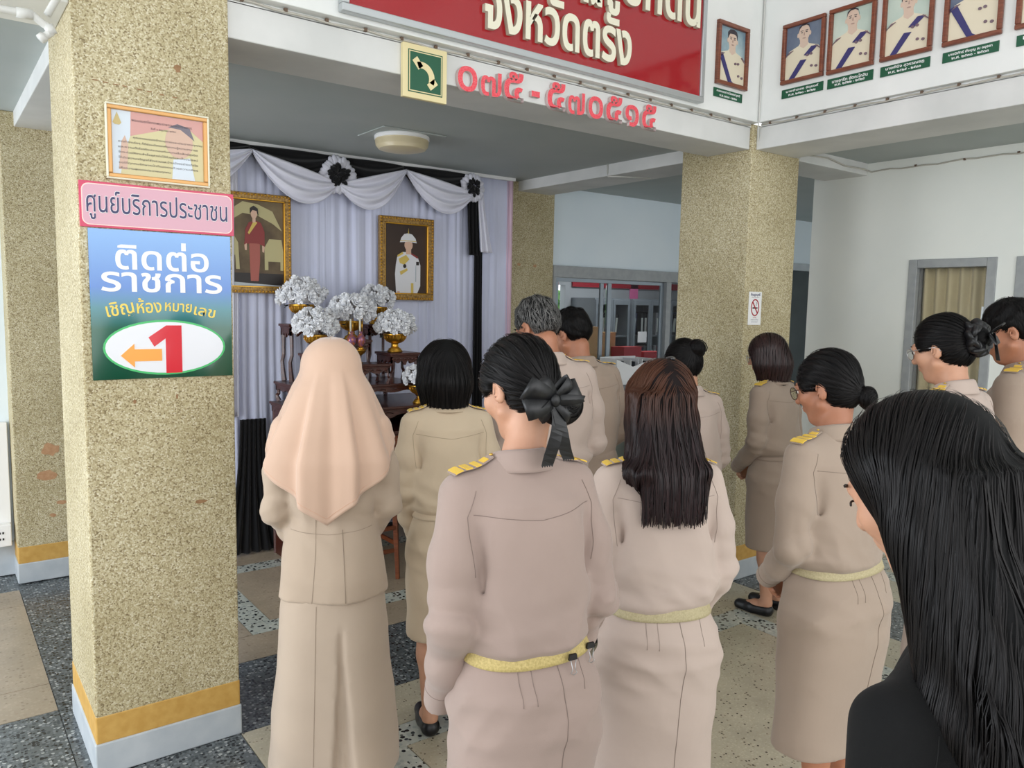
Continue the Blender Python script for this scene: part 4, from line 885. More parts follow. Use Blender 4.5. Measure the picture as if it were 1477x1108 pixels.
def npmesh(name,V,F,m,parent=None,tris=False):
    me=bpy.data.meshes.new(name); me.vertices.add(len(V)); me.vertices.foreach_set('co',np.asarray(V,np.float32).ravel())
    n=F.shape[1]; me.loops.add(F.size); me.loops.foreach_set('vertex_index',F.astype(np.int32).ravel())
    me.polygons.add(len(F)); me.polygons.foreach_set('loop_start',np.arange(0,F.size,n,dtype=np.int32)); me.polygons.foreach_set('loop_total',np.full(len(F),n,np.int32))
    me.polygons.foreach_set('use_smooth',np.ones(len(F),bool)); me.update(calc_edges=True); me.materials.append(m)
    o=bpy.data.objects.new(name,me); COL.objects.link(o); 
    if parent is not None: o.parent=parent
    return o
def bvh(V,F): return BVHTree.FromPolygons([tuple(v) for v in V],[tuple(int(i) for i in f) for f in F])
def wrinkle(seed,f,amp,axis=(0,0,1),n=5):
    r=np.random.default_rng(seed); ks=[]
    for _ in range(n):
        d=np.array(axis)+r.normal(0,.45,3); d/=np.linalg.norm(d); ks.append((d*f*r.uniform(.6,1.5),r.uniform(0,6.28)))
    def fn(X,Y,Z):
        o=0
        for d,p in ks: o=o+(.62-np.abs(np.sin(.5*(X*d[0]+Y*d[1]+Z*d[2]+p+1.3*np.sin(X*d[1]*.5+Z*d[0]*.5)))))*2.2
        return o*(amp/n*1.9)
    return fn
def gauss(c,r):
    def g(X,Y,Z): return np.exp(-(((X-c[0])/r[0])**2+((Y-c[1])/r[1])**2+((Z-c[2])/r[2])**2))
    return g
# hair strands: ribbons combed over the surface of a hair mass
def comb(field,V,F,dirfn,n,L,step,w,m,parent,seed=0,lift=.0015,name='hair_strands',keepfn=None,jit=.12,free=None,taper=True,stop=None,stopj=.006):
    r=np.random.default_rng(seed); c=V[F].mean(1)
    if keepfn is not None: c=c[keepfn(c)]
    if len(c)==0: return None
    P=c[r.integers(0,len(c),n)]+r.normal(0,.002,(n,3)); K=int(L/step); A=np.full(n,lift)+r.uniform(-.0015,.0035,n); tr=[];nr=[]
    jd=r.normal(0,jit,(n,3)); prev=None; sj=r.uniform(0,1,n)**2*stopj
    for i in range(K+1):
        N=field.grad(P); d=field.sample(P); fr=np.zeros(n,bool) if free is None else free(P)
        P=np.where(fr[:,None],P,P-N*(d-A)[:,None]); tr.append(P.copy()); nr.append(N if prev is None else np.where(fr[:,None],nr[-1],N))
        T=dirfn(P)+jd; T=T/(np.linalg.norm(T,axis=1,keepdims=True)+1e-9); TT=T-N*(T*N).sum(1,keepdims=True)
        ln=np.linalg.norm(TT,axis=1,keepdims=True); under=(ln[:,0]<.35)|fr
        TT=np.where(under[:,None],T,TT/(ln+1e-9)); 
        if prev is not None: TT=prev*.5+TT*.5; TT/=np.linalg.norm(TT,axis=1,keepdims=True)+1e-9
        prev=TT; P=P+TT*step*(1.0 if stop is None else (P[:,2]>stop+sj)[:,None]*.999+.001)
    T=np.stack(tr,1); N=np.stack(nr,1); dT=np.gradient(T,axis=1); S=np.cross(dT,N); S/=np.linalg.norm(S,axis=2,keepdims=True)+1e-9
    k=K+1; tp=np.ones(k)
    if taper: tp=np.clip(np.minimum(1,(k-1-np.arange(k))/(k*.35)+.12),0,1)*np.clip((np.arange(k)+.6)/2,0,1)
    ww=(r.uniform(.6,1.3,n)[:,None]*w*tp[None,:])[:,:,None]
    verts=np.stack([T-S*ww,T+N*ww*.6,T+S*ww],2).reshape(-1,3)
    b=(np.arange(n)[:,None]*k+np.arange(k-1)[None,:])[:,:,None]*3
    q=[]
    for a in (0,1): q.append(np.concatenate([b+a,b+a+1,b+a+4,b+a+3],2))
    Fq=np.stack(q,2).reshape(-1,4)
    o=npmesh(name,verts,Fq,m,parent); o['kind']='stuff'; return o
def rotm(pitch,yaw,tilt=0):   # pitch forward (chin down) about x, yaw to the left positive, tilt to the right
    return np.array(Matrix.Rotation(yaw,3,'Z')@Matrix.Rotation(tilt,3,'Y')@Matrix.Rotation(-pitch,3,'X'))
def fastener(a): return a

def seam(parent,tree,pts,m,r=.0011,axis='back',name='seam',n=24,lift=.0006):
    P=[]; pts=[Vector(p) for p in pts]; 
    for i in range(n+1):
        t=i/n*(len(pts)-1); k=min(int(t),len(pts)-2); p=pts[k].lerp(pts[k+1],t-k)
        if axis=='back': o=Vector((p.x,-1,p.z)); d=Vector((0,1,0))
        elif axis=='top': o=Vector((p.x,p.y,2)); d=Vector((0,0,-1))
        elif axis=='left': o=Vector((-1,p.y,p.z)); d=Vector((1,0,0))
        elif axis=='right': o=Vector((1,p.y,p.z)); d=Vector((-1,0,0))
        else: o=p; q=tree.find_nearest(p); P.append(q[0]+q[1]*lift); continue
        h=tree.ray_cast(o,d)
        if h[0] is not None: P.append(h[0]-d*lift)
    if len(P)<3: return
    return obj(name,MB().tube(P,r,5),m,parent,smooth=True)
def strap(path,width,th,wdir):   # thin slab along a path
    mb=MB(); n=len(path); vs=[]
    for i,(p,w) in enumerate(zip(path,wdir)):
        p=Vector(p); w=Vector(w).normalized(); t=(Vector(path[min(i+1,n-1)])-Vector(path[max(i-1,0)])).normalized(); u=w.cross(t).normalized()
        ww=width[i] if isinstance(width,(list,tuple)) else width
        vs+= [p-w*ww-u*th,p+w*ww-u*th,p+w*ww+u*th,p-w*ww+u*th]
    fs=[(0,1,2,3),tuple(4*(n-1)+k for k in (3,2,1,0))]
    for i in range(n-1):
        a=4*i; b=a+4
        for k in range(4): fs.append((a+k,b+k,b+(k+1)%4,a+(k+1)%4))
    return mb.add(vs,fs)

M_lash=mat('eyelash_black',srgb(16,12,12),.5); M_eyew=mat('eye_white',srgb(230,224,218),.25); M_iris=mat('dark_iris',srgb(34,20,14),.15); M_lip=mat('lip',srgb(190,110,100),.4)
M_shoe=mat('black_shoe',srgb(16,16,20),.35); M_ribbon=mat('black_satin_ribbon',srgb(15,15,18),.42); M_buckle=mat('button_gold',srgb(222,186,96),.35,metal=.8)
M_hair=hairmat('black_hair',srgb(8,7,8),srgb(24,21,21),.36,.16); M_hairbase=mat('black_hair_base',srgb(6,6,7),.7,spec=.2)
M_hgrey=hairmat('greying_hair',srgb(24,24,25),srgb(120,118,116),.45)
M_hbrown=hairmat('dark_brown_hair',srgb(28,14,14),srgb(56,28,26),.36); M_hbrownb=mat('dark_brown_hair_base',srgb(20,11,11),.7,spec=.2)
M_hair_long=hairmat('dyed_long_hair',srgb(18,11,13),srgb(44,26,27),.34,.25,zmix=(1.34,1.47,srgb(80,48,33)))

def SH(c,name,d=.05): return cloth(name,c,.85,.2,900,.25)
SKINS={'a':M_skin,'b':M_skin2}

def person(name_label, head, depthpos, az, hgt, sex='f', hyaw=0, hpitch=.35, htilt=0, top='blouse', shirt=None, bottom='skirt', skirt_mat=None, hem=.40,
           hair='bob', skin=None, lean=.05, res=.0075, arms='clasp', wide=1.0, extra=None, belt=None, shift=0.0, neck=0.0, hairmats=None, seed=0, epaul=True, seams=True, collar=True, tail=None, group=None, hres=.0045):
    """head: (x,y) world position of the head centre. The body stands below it, facing azimuth az (radians from +y to +x)."""
    s=hgt/1.60; W=wide; rnd=random.Random(seed)
    
    Rm=rotm(hpitch,hyaw,htilt)
    piv=np.array([-shift,lean+.00,1.405+neck])   # all local metric is for 1.60 m; scaled at the end by s
    HC=piv+Rm@np.array([0,.012,.095])      # head centre
    def hp(v): return HC+Rm@np.array(v,float)
    ca,sa=math.cos(az),math.sin(az); base=Vector((head[0]-s*(HC[0]*ca+HC[1]*sa),head[1]-s*(-HC[0]*sa+HC[1]*ca),0))
    LZ=lambda z:lean*max(0,(z-.95)/.45)     # forward lean of the trunk
    # ---------- arms
    A={}
    for sd in (-1,1):
        S=np.array([sd*.145*W,LZ(1.29)-.008,1.285])
        if arms=='clasp': E_=np.array([sd*.188*W,.00+LZ(1.03),1.02]); Wr=np.array([sd*.085,.19,.845]); K=np.array([sd*.012,.22,.80])
        elif arms=='side': E_=np.array([sd*.225*W,-.01,1.02]); Wr=np.array([sd*.215,.06,.80]); K=np.array([sd*.21,.08,.73])
        elif arms=='hip': E_=np.array([sd*.188*W,-.02+LZ(1.03),1.01]); Wr=np.array([sd*.150*W,.125,.785]); K=np.array([sd*.06,.205,.775])
        elif arms=='low': E_=np.array([sd*.186*W,-.008+LZ(1.03),1.02]); Wr=np.array([sd*.11,.145,.80]); K=np.array([sd*.03,.19,.745])
        A[sd]=(S,E_,Wr,K)
    # ---------- body (one continuous skin surface)
    fine=.0055
    zs=zaxis((-.01,.12,.012),(.12,.70,.016),(.70,.92,.0065),(.92,1.36,.012),(1.36,1.68,.005))
    B=Field(rng_axis(-.32,.32,.0062),rng_axis(-.19,.36,.0062),zs)
    body=[(.74,.138*W,.090,-.01),(.84,.142*W,.095,-.012),(.93,.122*W,.085,0),(1.0,.118*W,.085,LZ(1.0)),(1.1,.128*W,.09,LZ(1.1)),(1.2,.145*W,.095,LZ(1.2)),(1.27,.12*W,.065,LZ(1.28)-.004),(1.31,.07*W,.045,LZ(1.32)-.006)]
    B.loft(body,k=.02,pw=2.2)
    B.cap((-.09*W,LZ(1.3)-.01,1.275),(.09*W,LZ(1.3)-.01,1.275),.030,k=.03)
    B.chain([(0,LZ(1.3)-.006,1.28),(-shift*.4,LZ(1.36)-.004,1.36),tuple(hp((0,-.018,-.072)))],[.045,.048,.050],k=.02)
    # head
    B.ell(hp((0,-.012,.028)),(.071,.090,.084),k=.02,R=Rm)
    B.ell(hp((0,.030,-.030)),(.056,.058,.078),k=.03,R=Rm)
    B.ell(hp((0,.058,-.092)),(.024,.022,.020),k=.03,R=Rm)
    for sd in (-1,1):
        B.ell(hp((sd*.036,.058,-.022)),(.024,.022,.022),k=.025,R=Rm)
        B.cap(hp((sd*.055,.01,-.055)),hp((sd*.02,.055,-.095)),.018,.014,k=.02)
        B.ell(hp((sd*.031,.083,.006)),(.015,.012,.011),k=.014,mode='s',R=Rm)
        B.ell(hp((sd*.031,.0745,.004)),(.0125,.0095,.009),k=.006,R=Rm)
        Re=Rm@np.array(Matrix.Rotation(-sd*.35,3,'Z'))
        B.ell(hp((sd*.077,-.012,-.012)),(.008,.019,.031),k=.006,R=Re)
        B.ell(hp((sd*.083,-.006,-.008)),(.005,.010,.017),k=.004,mode='s',R=Re)
    B.cap(hp((-.028,.082,.024)),hp((.028,.082,.024)),.010,k=.016)
    B.chain([hp((0,.082,.016)),hp((0,.098,-.014)),hp((0,.104,-.026))],[.007,.009,.0115],k=.012)
    for sd in (-1,1): B.ell(hp((sd*.012,.094,-.028)),(.008,.009,.007),k=.008,R=Rm)
    B.cap(hp((-.016,.084,-.050)),hp((.016,.084,-.050)),.0065,k=.006); B.cap(hp((-.014,.083,-.060)),hp((.014,.083,-.060)),.0075,k=.006)
    B.cap(hp((-.02,.0925,-.055)),hp((.02,.0925,-.055)),.0022,k=.003,mode='s')
    # arms and hands
    for sd in (-1,1):
        S,E_,Wr,K=A[sd]; B.chain([S,E_,Wr],[.042,.034,.025],k=.02)
        d=K-Wr; d=d/np.linalg.norm(d); side=np.array([0,0,-1.]) if arms=='clasp' else (np.array([0,-.75,-.45]) if arms in ('low','hip') else np.array([0,-1.,0])); side=side-d*(side@d); side/=np.linalg.norm(side)
        pal=np.cross(d,side)*sd; 
        if arms!='side' and pal[0]*sd>0: pal=-pal
        for q in (-.026,-.009,.009,.026):
            B.cap(Wr+d*.01+side*q*.5,K+side*q,.0125,.0105,k=.01)
        for q,l in ((-.027,.060),(-.009,.070),(.009,.066),(.027,.054)):
            a=K+side*q; m1=a+d*l*.45+pal*.008; m2=m1+d*l*.25+pal*l*.35; m3=m2-d*.002+pal*l*.30
            B.chain([a,m1,m2,m3],[.0098,.0092,.0085,.0075],k=.003)
        a=Wr+d*.03-side*.024; B.chain([a,a+d*.028-side*.018+pal*.006,a+d*.052-side*.018+pal*.018],[.0125,.0105,.009],k=.006)
    # legs
    for sd in (-1,1):
        x=sd*.082
        B.chain([(x,-.01,.80),(x*.95,0,.46),(x*.92,-.018,.34),(x*.88,-.03,.085)],[.082,.050,.048,.031],k=.03)
        B.chain([(x*.88,-.032,.07),(x*.9,.04,.045),(x*.95,.135,.028)],[.032,.030,.020],k=.02)
    V,F=B.mesh(); sk=SKINS[skin or 'a']
    root=npmesh('person',V*s,F,sk); root.location=base; root.rotation_euler=(0,0,-az)
    tag(root,name_label,'person',group)
    def child(name,V,F,m,par=None): return npmesh(name,V*s,F,m,par or root)
    def cobj(name,mb,m,par=None,**k):
        mb.v=[tuple(c*s for c in v) for v in mb.v]; return obj(name,mb,m,par or root,**k)
    # face details
    R3=Matrix(Rm.tolist())
    for sd in (-1,1):
        e=MB().ell(hp((sd*.031,.0775,.004)),(.0105,.009,.0078),12,8,R=R3); e.ell(hp((sd*.031,.0855,.004)),(.0048,.002,.0048),10,6,1,R3)
        if hpitch<.49: cobj('eye',e,[M_eyew,M_iris],smooth=True)
        lid=[hp((sd*(.031-.013+.026*t),.0865+.002*math.sin(PI*t)-.004*abs(t-.5),.0085-.006*(2*t-1)**2-.001)) for t in np.linspace(0,1,8)]
        cobj('eyelashes',MB().tube(lid,.0016,5),M_lash,smooth=True)
        br=[hp((sd*(.014+.036*t),.0905-.012*t*t,.026+.004*math.sin(PI*t*.9))) for t in np.linspace(0,1,8)]
        cobj('eyebrow',MB().tube(br,[.0018,.0028,.003,.003,.0028,.0024,.0018,.001],6),M_lash,smooth=True)
    cobj('lips',MB().ell(hp((0,.0885,-.0525)),(.018,.0045,.0045),12,8,R=R3).ell(hp((0,.0878,-.0595)),(.015,.005,.0045),12,8,R=R3),M_lip,smooth=True)
    # ---------- upper garment
    jacket= top=='jacket'; shirtm= top=='shirt'
    tz0 = .93 if top=='blouse' else (.725 if jacket else .93); zlo = tz0-.03 if jacket else .73
    xs=rng_axis(-.34,.34,res); G=Field(xs,rng_axis(-.22,.34,res),zaxis((zlo,1.42,res)))
    sp=1.08 if shirtm else 1.0
    if jacket:
        tab=[(.725,.186*W,.148,-.015),(.80,.180*W,.143,-.015),(.90,.168*W,.128,-.005),(1.0,.152*W,.112,LZ(1.0)),(1.1,.158*W,.115,LZ(1.1)),(1.2,.158*W,.118,LZ(1.2)),(1.27,.150*W,.097,LZ(1.27)-.01),(1.315,.108*W,.07,LZ(1.32)-.012),(1.35,.06,.055,LZ(1.36)-.012)]
    elif shirtm:
        tab=[(.93,.150*W,.112,0),(.965,.168*W,.125,LZ(.97)),(1.05,.172*W,.125,LZ(1.05)),(1.15,.182*W,.128,LZ(1.15)),(1.24,.182*W,.12,LZ(1.24)),(1.29,.155*W,.093,LZ(1.29)-.012),(1.325,.11*W,.068,LZ(1.33)-.014),(1.355,.062,.055,LZ(1.36)-.012)]
    else:
        tab=[(.935,.140*W,.105,0),(.955,.158*W,.122,.0),(.985,.166*W,.128,LZ(.99)),(1.03,.166*W,.125,LZ(1.03)),(1.1,.163*W,.122,LZ(1.1)),(1.2,.158*W,.118,LZ(1.2)),(1.27,.150*W,.097,LZ(1.27)-.01),(1.315,.108*W,.070,LZ(1.32)-.013),(1.35,.060,.055,LZ(1.36)-.012)]
    wf=wrinkle(seed+11,30,.0075,(.35,0,1)); wf2=wrinkle(seed+12,70,.004,(.3,0,1)); wv=wrinkle(seed+13,30,.006,(1,.2,.35))
    def fold(X,Y,Z,th):
        g=np.exp(-((Z-1.0)/.06)**2); g2=np.exp(-((Z-1.13)/.10)**2)
        o=wf(X,Y,Z)*(.35+1.1*g)+wf2(X,Y,Z)*g*1.1+wv(X,Y,Z)*(.4+.5*g2)
        if jacket: o=o+.006*np.sin(th*5+seed)*np.clip((.92-Z)/.2,0,1)
        return o
    G.loft(tab,k=.02,pw=2.25,fold=fold)
    
    for sd in (-1,1): G.chain([(sd*.138*W,LZ(1.3)-.012,1.288),(sd*.055,LZ(1.34)-.012,1.322)],[.047,.040],k=.045)
    for sd in (-1,1):
        S,E_,Wr,K=A[sd]; m1=S*.5+E_*.5+np.array([sd*.006,-.004,0]); m2=E_*.5+Wr*.5+np.array([0,-.004,-.012])
        G2=Field(xs,G.ys,G.zs); Wx=Wr+(Wr-E_)/np.linalg.norm(Wr-E_)*(.03 if arms=='hip' else 0)
        G2.chain([S,m1,E_,m2,Wx],[.052,.054,.049,.045,.040] if not shirtm else [.060,.062,.056,.052,.044],k=.03)
        we=wrinkle(seed+20+sd,85,.0065,(.15,.35,1.0),4); ge=gauss(E_+np.array([0,.0,.0]),(.10,.10,.11)); wl=wrinkle(seed+30+sd,34,.0045,(.5,.2,1))
        G2.add(lambda X,Y,Z: we(X,Y,Z)*ge(X,Y,Z)+wl(X,Y,Z)*.38,(-.34,-.22,.6),(.34,.34,1.25),mode='d')
        # cut the cuff flat past the wrist
        dd=(Wr-E_)/np.linalg.norm(Wr-E_)
        G2.add(lambda X,Y,Z: -((X-Wr[0])*dd[0]+(Y-Wr[1])*dd[1]+(Z-Wr[2])*dd[2]-(.058 if arms=='hip' else .034)),Wr-.12,Wr+.12,mode='s',k=.004)
        k=.016; a,d=G.D,G2.D; h=np.maximum(k-np.abs(a-d),0)/k; G.D=(np.minimum(a,d)-h*h*k*.25).astype(np.float32)
        # crease where the sleeve meets the trunk
        c0=S+np.array([-sd*.006,-.075,-.075]); c1=E_*.6+S*.4+np.array([-sd*.052,-.05,-.06])
        G.cap(c0,c1,.0035,.002,k=.030,mode='s')
    if tz0>.9: G.cap((-.12,-.135,.985),(.02,-.135,.965),.003,k=.02,mode='s'); G.cap((.05,-.138,.99),(.13,-.12,.975),.003,k=.02,mode='s')
    VG,FG=G.mesh(); sm=shirt; gobj=child({'jacket':'jacket','blouse':'blouse','shirt':'shirt'}[top],VG,FG,sm)
    T=bvh(VG,FG); smd=mat(sm.name+'_seam',tuple(c*.66 for c in sm.node_tree.nodes['Principled BSDF'].inputs['Base Color'].default_value[:3])+(1,),.9)
    def sm_(pts,axis='back',r=.0008,n=24,tree=T,par=gobj):
        mbp=seam(par,tree,pts,smd,r,axis,n=n)
        if mbp is not None:
            for v in mbp.data.vertices: v.co*=s
    if seams:
        if not jacket: sm_([(-.145*W,0,1.255),(0,0,1.238),(.145*W,0,1.255)],n=36)
        for sd in (-1,1): sm_([(sd*.135*W,0,1.305),(sd*.158*W,0,1.25),(sd*.152*W,0,1.16),(sd*.146*W,0,1.12)],n=24)
        if jacket: 
            for x in (-.055,): sm_([(x,0,1.20),(x-.005,0,.90),(x-.02,0,.72)],n=40)
            sm_([(.028,0,.97),(.03,0,.90),(.036,0,.705)],r=.0016,n=40); sm_([(-.14*W,0,.965),(-.02,0,.955),(.13*W,0,.965)],n=40)
        # cuffs
        for sd in (-1,1):
            S,E_,Wr,K=A[sd]; dd=(Wr-E_)/np.linalg.norm(Wr-E_)
            a=np.cross(dd,[0,0,1.]); a/=np.linalg.norm(a); b=np.cross(dd,a); q=Wr-dd*.035
            pts=[q+(a*math.cos(g)+b*math.sin(g))*.07 for g in np.linspace(0,2*PI,22)]; sm_(pts,'near')
    # collar
    if collar:
        cz=1.358; cy=LZ(1.36)-.012
        def cf(u,v):
            g=PI*1.5+(u-.5)*2*PI*.93*-1; 
            pr=[(.054,0,-.012),(.053,0,.020),(.055,0,.029),(.061,0,.024),(.069,0,.004),(.077,0,-.020)]
            t=v*5; i=min(int(t),4); f=t-i; r=pr[i][0]+(pr[i+1][0]-pr[i][0])*f; z=pr[i][2]+(pr[i+1][2]-pr[i][2])*f
            fr=math.sin(g)   # +1 front
            r*=1.0+(.10*max(fr,0))+.45*max(0,W-1); z-=.030*max(0,(fr+1)/2)**1.5; 
            return (r*1.05*math.cos(g),cy+r*.98*math.sin(g),cz+z)
        cobj('collar',MB().grid(cf,48,16),sm,smooth=True,solid=.0028)
    # epaulettes: shoulder boards with gold bars
    if epaul:
        for sd in (-1,1):
            path=[];wd=[]
            for t in np.linspace(0,1,9):
                x=sd*(.072+.098*t)*1.0*W; y=LZ(1.32)-.008-.004*t
                h=T.ray_cast(Vector((x,y,2)),Vector((0,0,-1)))
                z=(h[0].z if h[0] else 1.33)+.005; path.append((x,y,z)); wd.append((0,1,0))
            ep=cobj('epaulette',strap(path,[.014+.006*t for t in np.linspace(0,1,9)],.0016,wd),smd if False else sm,smooth=False)
            def bar(t0,t1,wy,nm='gold_bar'):
                P=[];q=[]
                for t in np.linspace(t0,t1,4):
                    i=min(int(t*8),7); f=t*8-i; p=Vector(path[i]).lerp(Vector(path[i+1]),f); P.append(p+Vector((0,0,.0024))); q.append((0,1,0))
                o=cobj(nm,strap(P,wy,.0014,q),M_goldcl,ep)
            bar(.80,.98,.0225); bar(.56,.72,.0215); bar(.34,.46,.0205)
            if seed%2==0: bar(.12,.26,.012,'gold_braid')
            cobj('button',MB().ell((path[0][0],path[0][1],path[0][2]+.004),(.005,.005,.003),10,6),M_buckle,ep,smooth=True)
    # ---------- lower garment
    km=skirt_mat or sm
    L=Field(rng_axis(-.27,.27,res),rng_axis(-.25,.24,res),zaxis((max(hem-.03,-.0),1.0,res)))
    ws=wrinkle(seed+40,22,.004,(.5,.1,1)); ws2=wrinkle(seed+41,60,.005,(.2,.1,1))
    if bottom=='skirt':
        tabs=[(hem,.168*W,.122,-.0),(.55,.172*W,.126,-.002),(.70,.180*W,.133,-.010),(.80,.182*W,.138,-.014),(.87,.168*W,.128,-.01),(.92,.146*W,.110,-.002),(.955,.133*W,.10,0)]
        tabs=[t for t in tabs if t[0]>=hem]
        L.loft(tabs,k=.01,pw=2.35,fold=lambda X,Y,Z,th: ws(X,Y,Z)+ws2(X,Y,Z)*np.exp(-((Z-.80)/.1)**2)+.006*np.cos(th*2)*np.clip((.7-Z)/.3,0,1))
    elif bottom=='long':
        L=Field(rng_axis(-.32,.32,res*1.15),rng_axis(-.30,.26,res*1.15),zaxis((hem-.03,1.0,res*1.15)))
        tabs=[(hem,.232*W,.205,-.01),(.4,.205*W,.180,-.01),(.70,.178*W,.142,-.012),(.82,.176*W,.135,-.012),(.95,.135*W,.10,0)]
        def fl(X,Y,Z,th):
            t=np.clip((.85-Z)/.7,0,1); back=np.exp(-((th+PI/2-.18)/.10)**2)
            t2=np.clip((.66-Z)/.56,0,1); q=np.abs(th+PI/2-.12)/(.02+.13*t2); edge=1/(1+np.exp(np.clip((q-1)*14,-30,30)))
            return ws(X,Y,Z)*.7+t*(.008*np.sin(th*5+1)) - .034*np.sqrt(t2)*edge+.010*t2*np.exp(-((th+PI/2-.12)/(.02+.03*t2))**2)
        L.loft(tabs,k=.01,pw=2.2,fold=fl)
    else:
        for sd in (-1,1):
            x=sd*.088
            L.add(lambda X,Y,Z:0*X+0*Y+0*Z+9,(-1,-1,-1),(-1,-1,-1)) if False else None
            L.chain([(x,-.012,.84),(x,0,.48),(x*.98,-.015,.05+hem)],[.098,.078,.072],k=.02)
        L.loft([(.80,.172*W,.128,-.008),(.9,.155*W,.118,0),(.955,.142*W,.106,0)],k=.04,pw=2.3)
        L.add(lambda X,Y,Z: ws2(X,Y,Z)*1.2,(-.27,-.25,0),(.27,.24,1),mode='d')
        L.add(lambda X,Y,Z: (Z-hem)*1.0+0*X+0*Y,(-.3,-.3,-1),(.3,.3,hem+.05),mode='s',k=.003)
        L.add(lambda X,Y,Z: (.6-np.abs(X)*40)*.01*np.exp(-(((Z-.8)/.06)**2))*(Y<0)+0*Z,(-.05,-.25,.6),(.05,.0,.9),mode='d')
    VL,FL=L.mesh(); lo=child({'skirt':'skirt','long':'skirt'}.get(bottom,'trousers'),VL,FL,km); TL=bvh(VL,FL)
    if seams:
        def sl(pts,r=.001,n=30): sm_(pts,'back',r,n,TL,lo)
        if bottom=='skirt':
            sl([(.0+.02,0,.93),(.03,0,.80),(.022,0,.70),(.02,0,.62),(.02,0,hem+.01)],.0011,50)
            for x in (-.075,-.045,.085): sl([(x,0,.925),(x*1.05,0,.85)],.0008,12)
        if bottom=='long': sl([(-.06,0,.72),(-.075,0,.12)],.0009,40)
    if belt or (top!='jacket' and True):
        bm=belt or sm
        t=[(z,.1395*W+.004,.1055+.004) for z in (.925,.958)]
        def bf(u,v):
            g=u*2*PI; pw=2.3; c,sn=math.cos(g),math.sin(g); q=(abs(c)**pw+abs(sn)**pw)**(-1/pw)
            zz=.918+.036*v; ww=float(np.interp(zz,[.87,.92,.955],[.168,.146,.133]))*W+.006; dd=float(np.interp(zz,[.87,.92,.955],[.128,.110,.10]))+.006
            return (ww*q*c,dd*q*sn-.001,zz)
        cobj('belt',MB().grid(bf,72,5,closeu=True),bm,smooth=True,solid=.003)
    # ---------- shoes
    for sd in (-1,1):
        x=sd*.082
        Q=Field(rng_axis(x-.06,x+.06,.006),rng_axis(-.10,.20,.006),zaxis((-.012,.12,.006)))
        Q.chain([(x*.88,-.035,.035),(x*.9,.05,.028),(x*.95,.135,.024)],[.040,.040,.032],k=.02)
        if bottom!='trousers': Q.add(lambda X,Y,Z:-(Z-.045-.0*Y)+0*X,(-1,-.2,.0),(1,.09,.3),mode='s',k=.01) if False else Q.ell((x*.9,.02,.085),(.032,.085,.045),k=.01,mode='s')
        Q.add(lambda X,Y,Z: Z-.001+0*X+0*Y,(-1,-1,-.1),(1,1,.05),mode='s',k=.002)
        v,f=Q.mesh(); v[:,2]=np.maximum(v[:,2],.0005); child('shoe',v,f,M_shoe)
    # ---------- hair
    ctx=dict(root=root,s=s,hp=hp,R=Rm,HC=HC,piv=piv,child=child,cobj=cobj,T=T,sm=sm,seed=seed,LZ=LZ,W=W,R3=R3,hres=hres,hm=hairmats or (M_hair,M_hairbase))
    HAIR[hair](ctx)
    if extra: extra(ctx)
    return root
def face_cut(H,hp,R,zlift=0,k=.012):  # opening for the face
    H.ell(hp((0,.085,-.035+zlift)),(.062,.066,.088),k=k,mode='s',R=R)
def hfield(ctx,lo=.35,hx=.20,hy0=-.25,hy1=.20,top=.16,r=None):
    r=r or ctx['hres']; c=ctx['HC']; return Field(rng_axis(c[0]-hx,c[0]+hx,r),rng_axis(c[1]+hy0,c[1]+hy1,r),zaxis((c[2]-lo,c[2]+top,r)))
def strands(ctx,H,V,F,dirfn,n,L,w=.0011,step=.012,**k):
    root=ctx['root']; s=ctx['s']
    o=comb(H,V,F,dirfn,n,L,step,w,ctx['hm'][0],root,ctx['seed'],**k)
    if o is not None:
        m=o.data; a=np.zeros(len(m.vertices)*3,np.float32); m.vertices.foreach_get('co',a); m.vertices.foreach_set('co',a*s); m.update()
    return o
def toward(pt,grav=0.0,down=None):
    pt=np.array(pt)
    def f(P):
        d=pt-P; d/=np.linalg.norm(d,axis=1,keepdims=True)+1e-6; d[:,2]-=grav; return d
    return f
def part_flow(ctx,down=1.0,spread=.9,back=.35):   # from the crown parting outwards then down
    HC=ctx['HC']; R=ctx['R']
    def f(P):
        q=(P-HC)@R; d=np.zeros_like(P); t=np.clip((q[:,2]+.02)/.10,0,1)
        d[:,0]=np.sign(q[:,0])*spread*t; d[:,1]=-back*t; dd=d@R.T; dd[:,2]-=down*(1-.6*t)+.1; return dd
    return f
def hair_bob(ctx,length=.165,flare=.0,brown=False):
    hp,R,HC=ctx['hp'],ctx['R'],ctx['HC']; H=hfield(ctx,.27,.17,-.20,.16)
    H.ell(hp((0,-.012,.028)),(.090,.106,.098),k=.02,R=R)
    H.chain([hp((0,-.022,.02)),hp((0,-.032,-.06)),hp((0,-.04,-.06))+np.array([0,-.0,-(length-.10)])],[.092,.092,.080],k=.04)
    for sd in (-1,1): H.chain([hp((sd*.055,.005,.03)),hp((sd*.066,.012,-.05)),hp((sd*.064,.012,-.06))+np.array([0,0,-(length-.115)])],[.046,.040,.032],k=.03)
    face_cut(H,hp,R); H.ell(hp((0,.06,-.12)),(.05,.06,.07),k=.02,mode='s',R=R)
    zc=hp((0,-.03,-.06))[2]-(length-.095)
    H.ell((HC[0],HC[1]-.01,zc-.035),(.062,.062,.045),k=.02,mode='s')
    H.add(lambda X,Y,Z: .0018*np.sin(np.arctan2(X-HC[0],Y-HC[1])*42)*(Z<HC[2]+.05),(-1,-1,0),(1,1,2),mode='d')
    V,F=H.mesh(); ctx['child']('hair',V,F,ctx['hm'][1])
    strands(ctx,H,V,F,part_flow(ctx),2600,.15,.0011,jit=.05,free=lambda P:P[:,2]<zc+.004,stop=zc-.012)
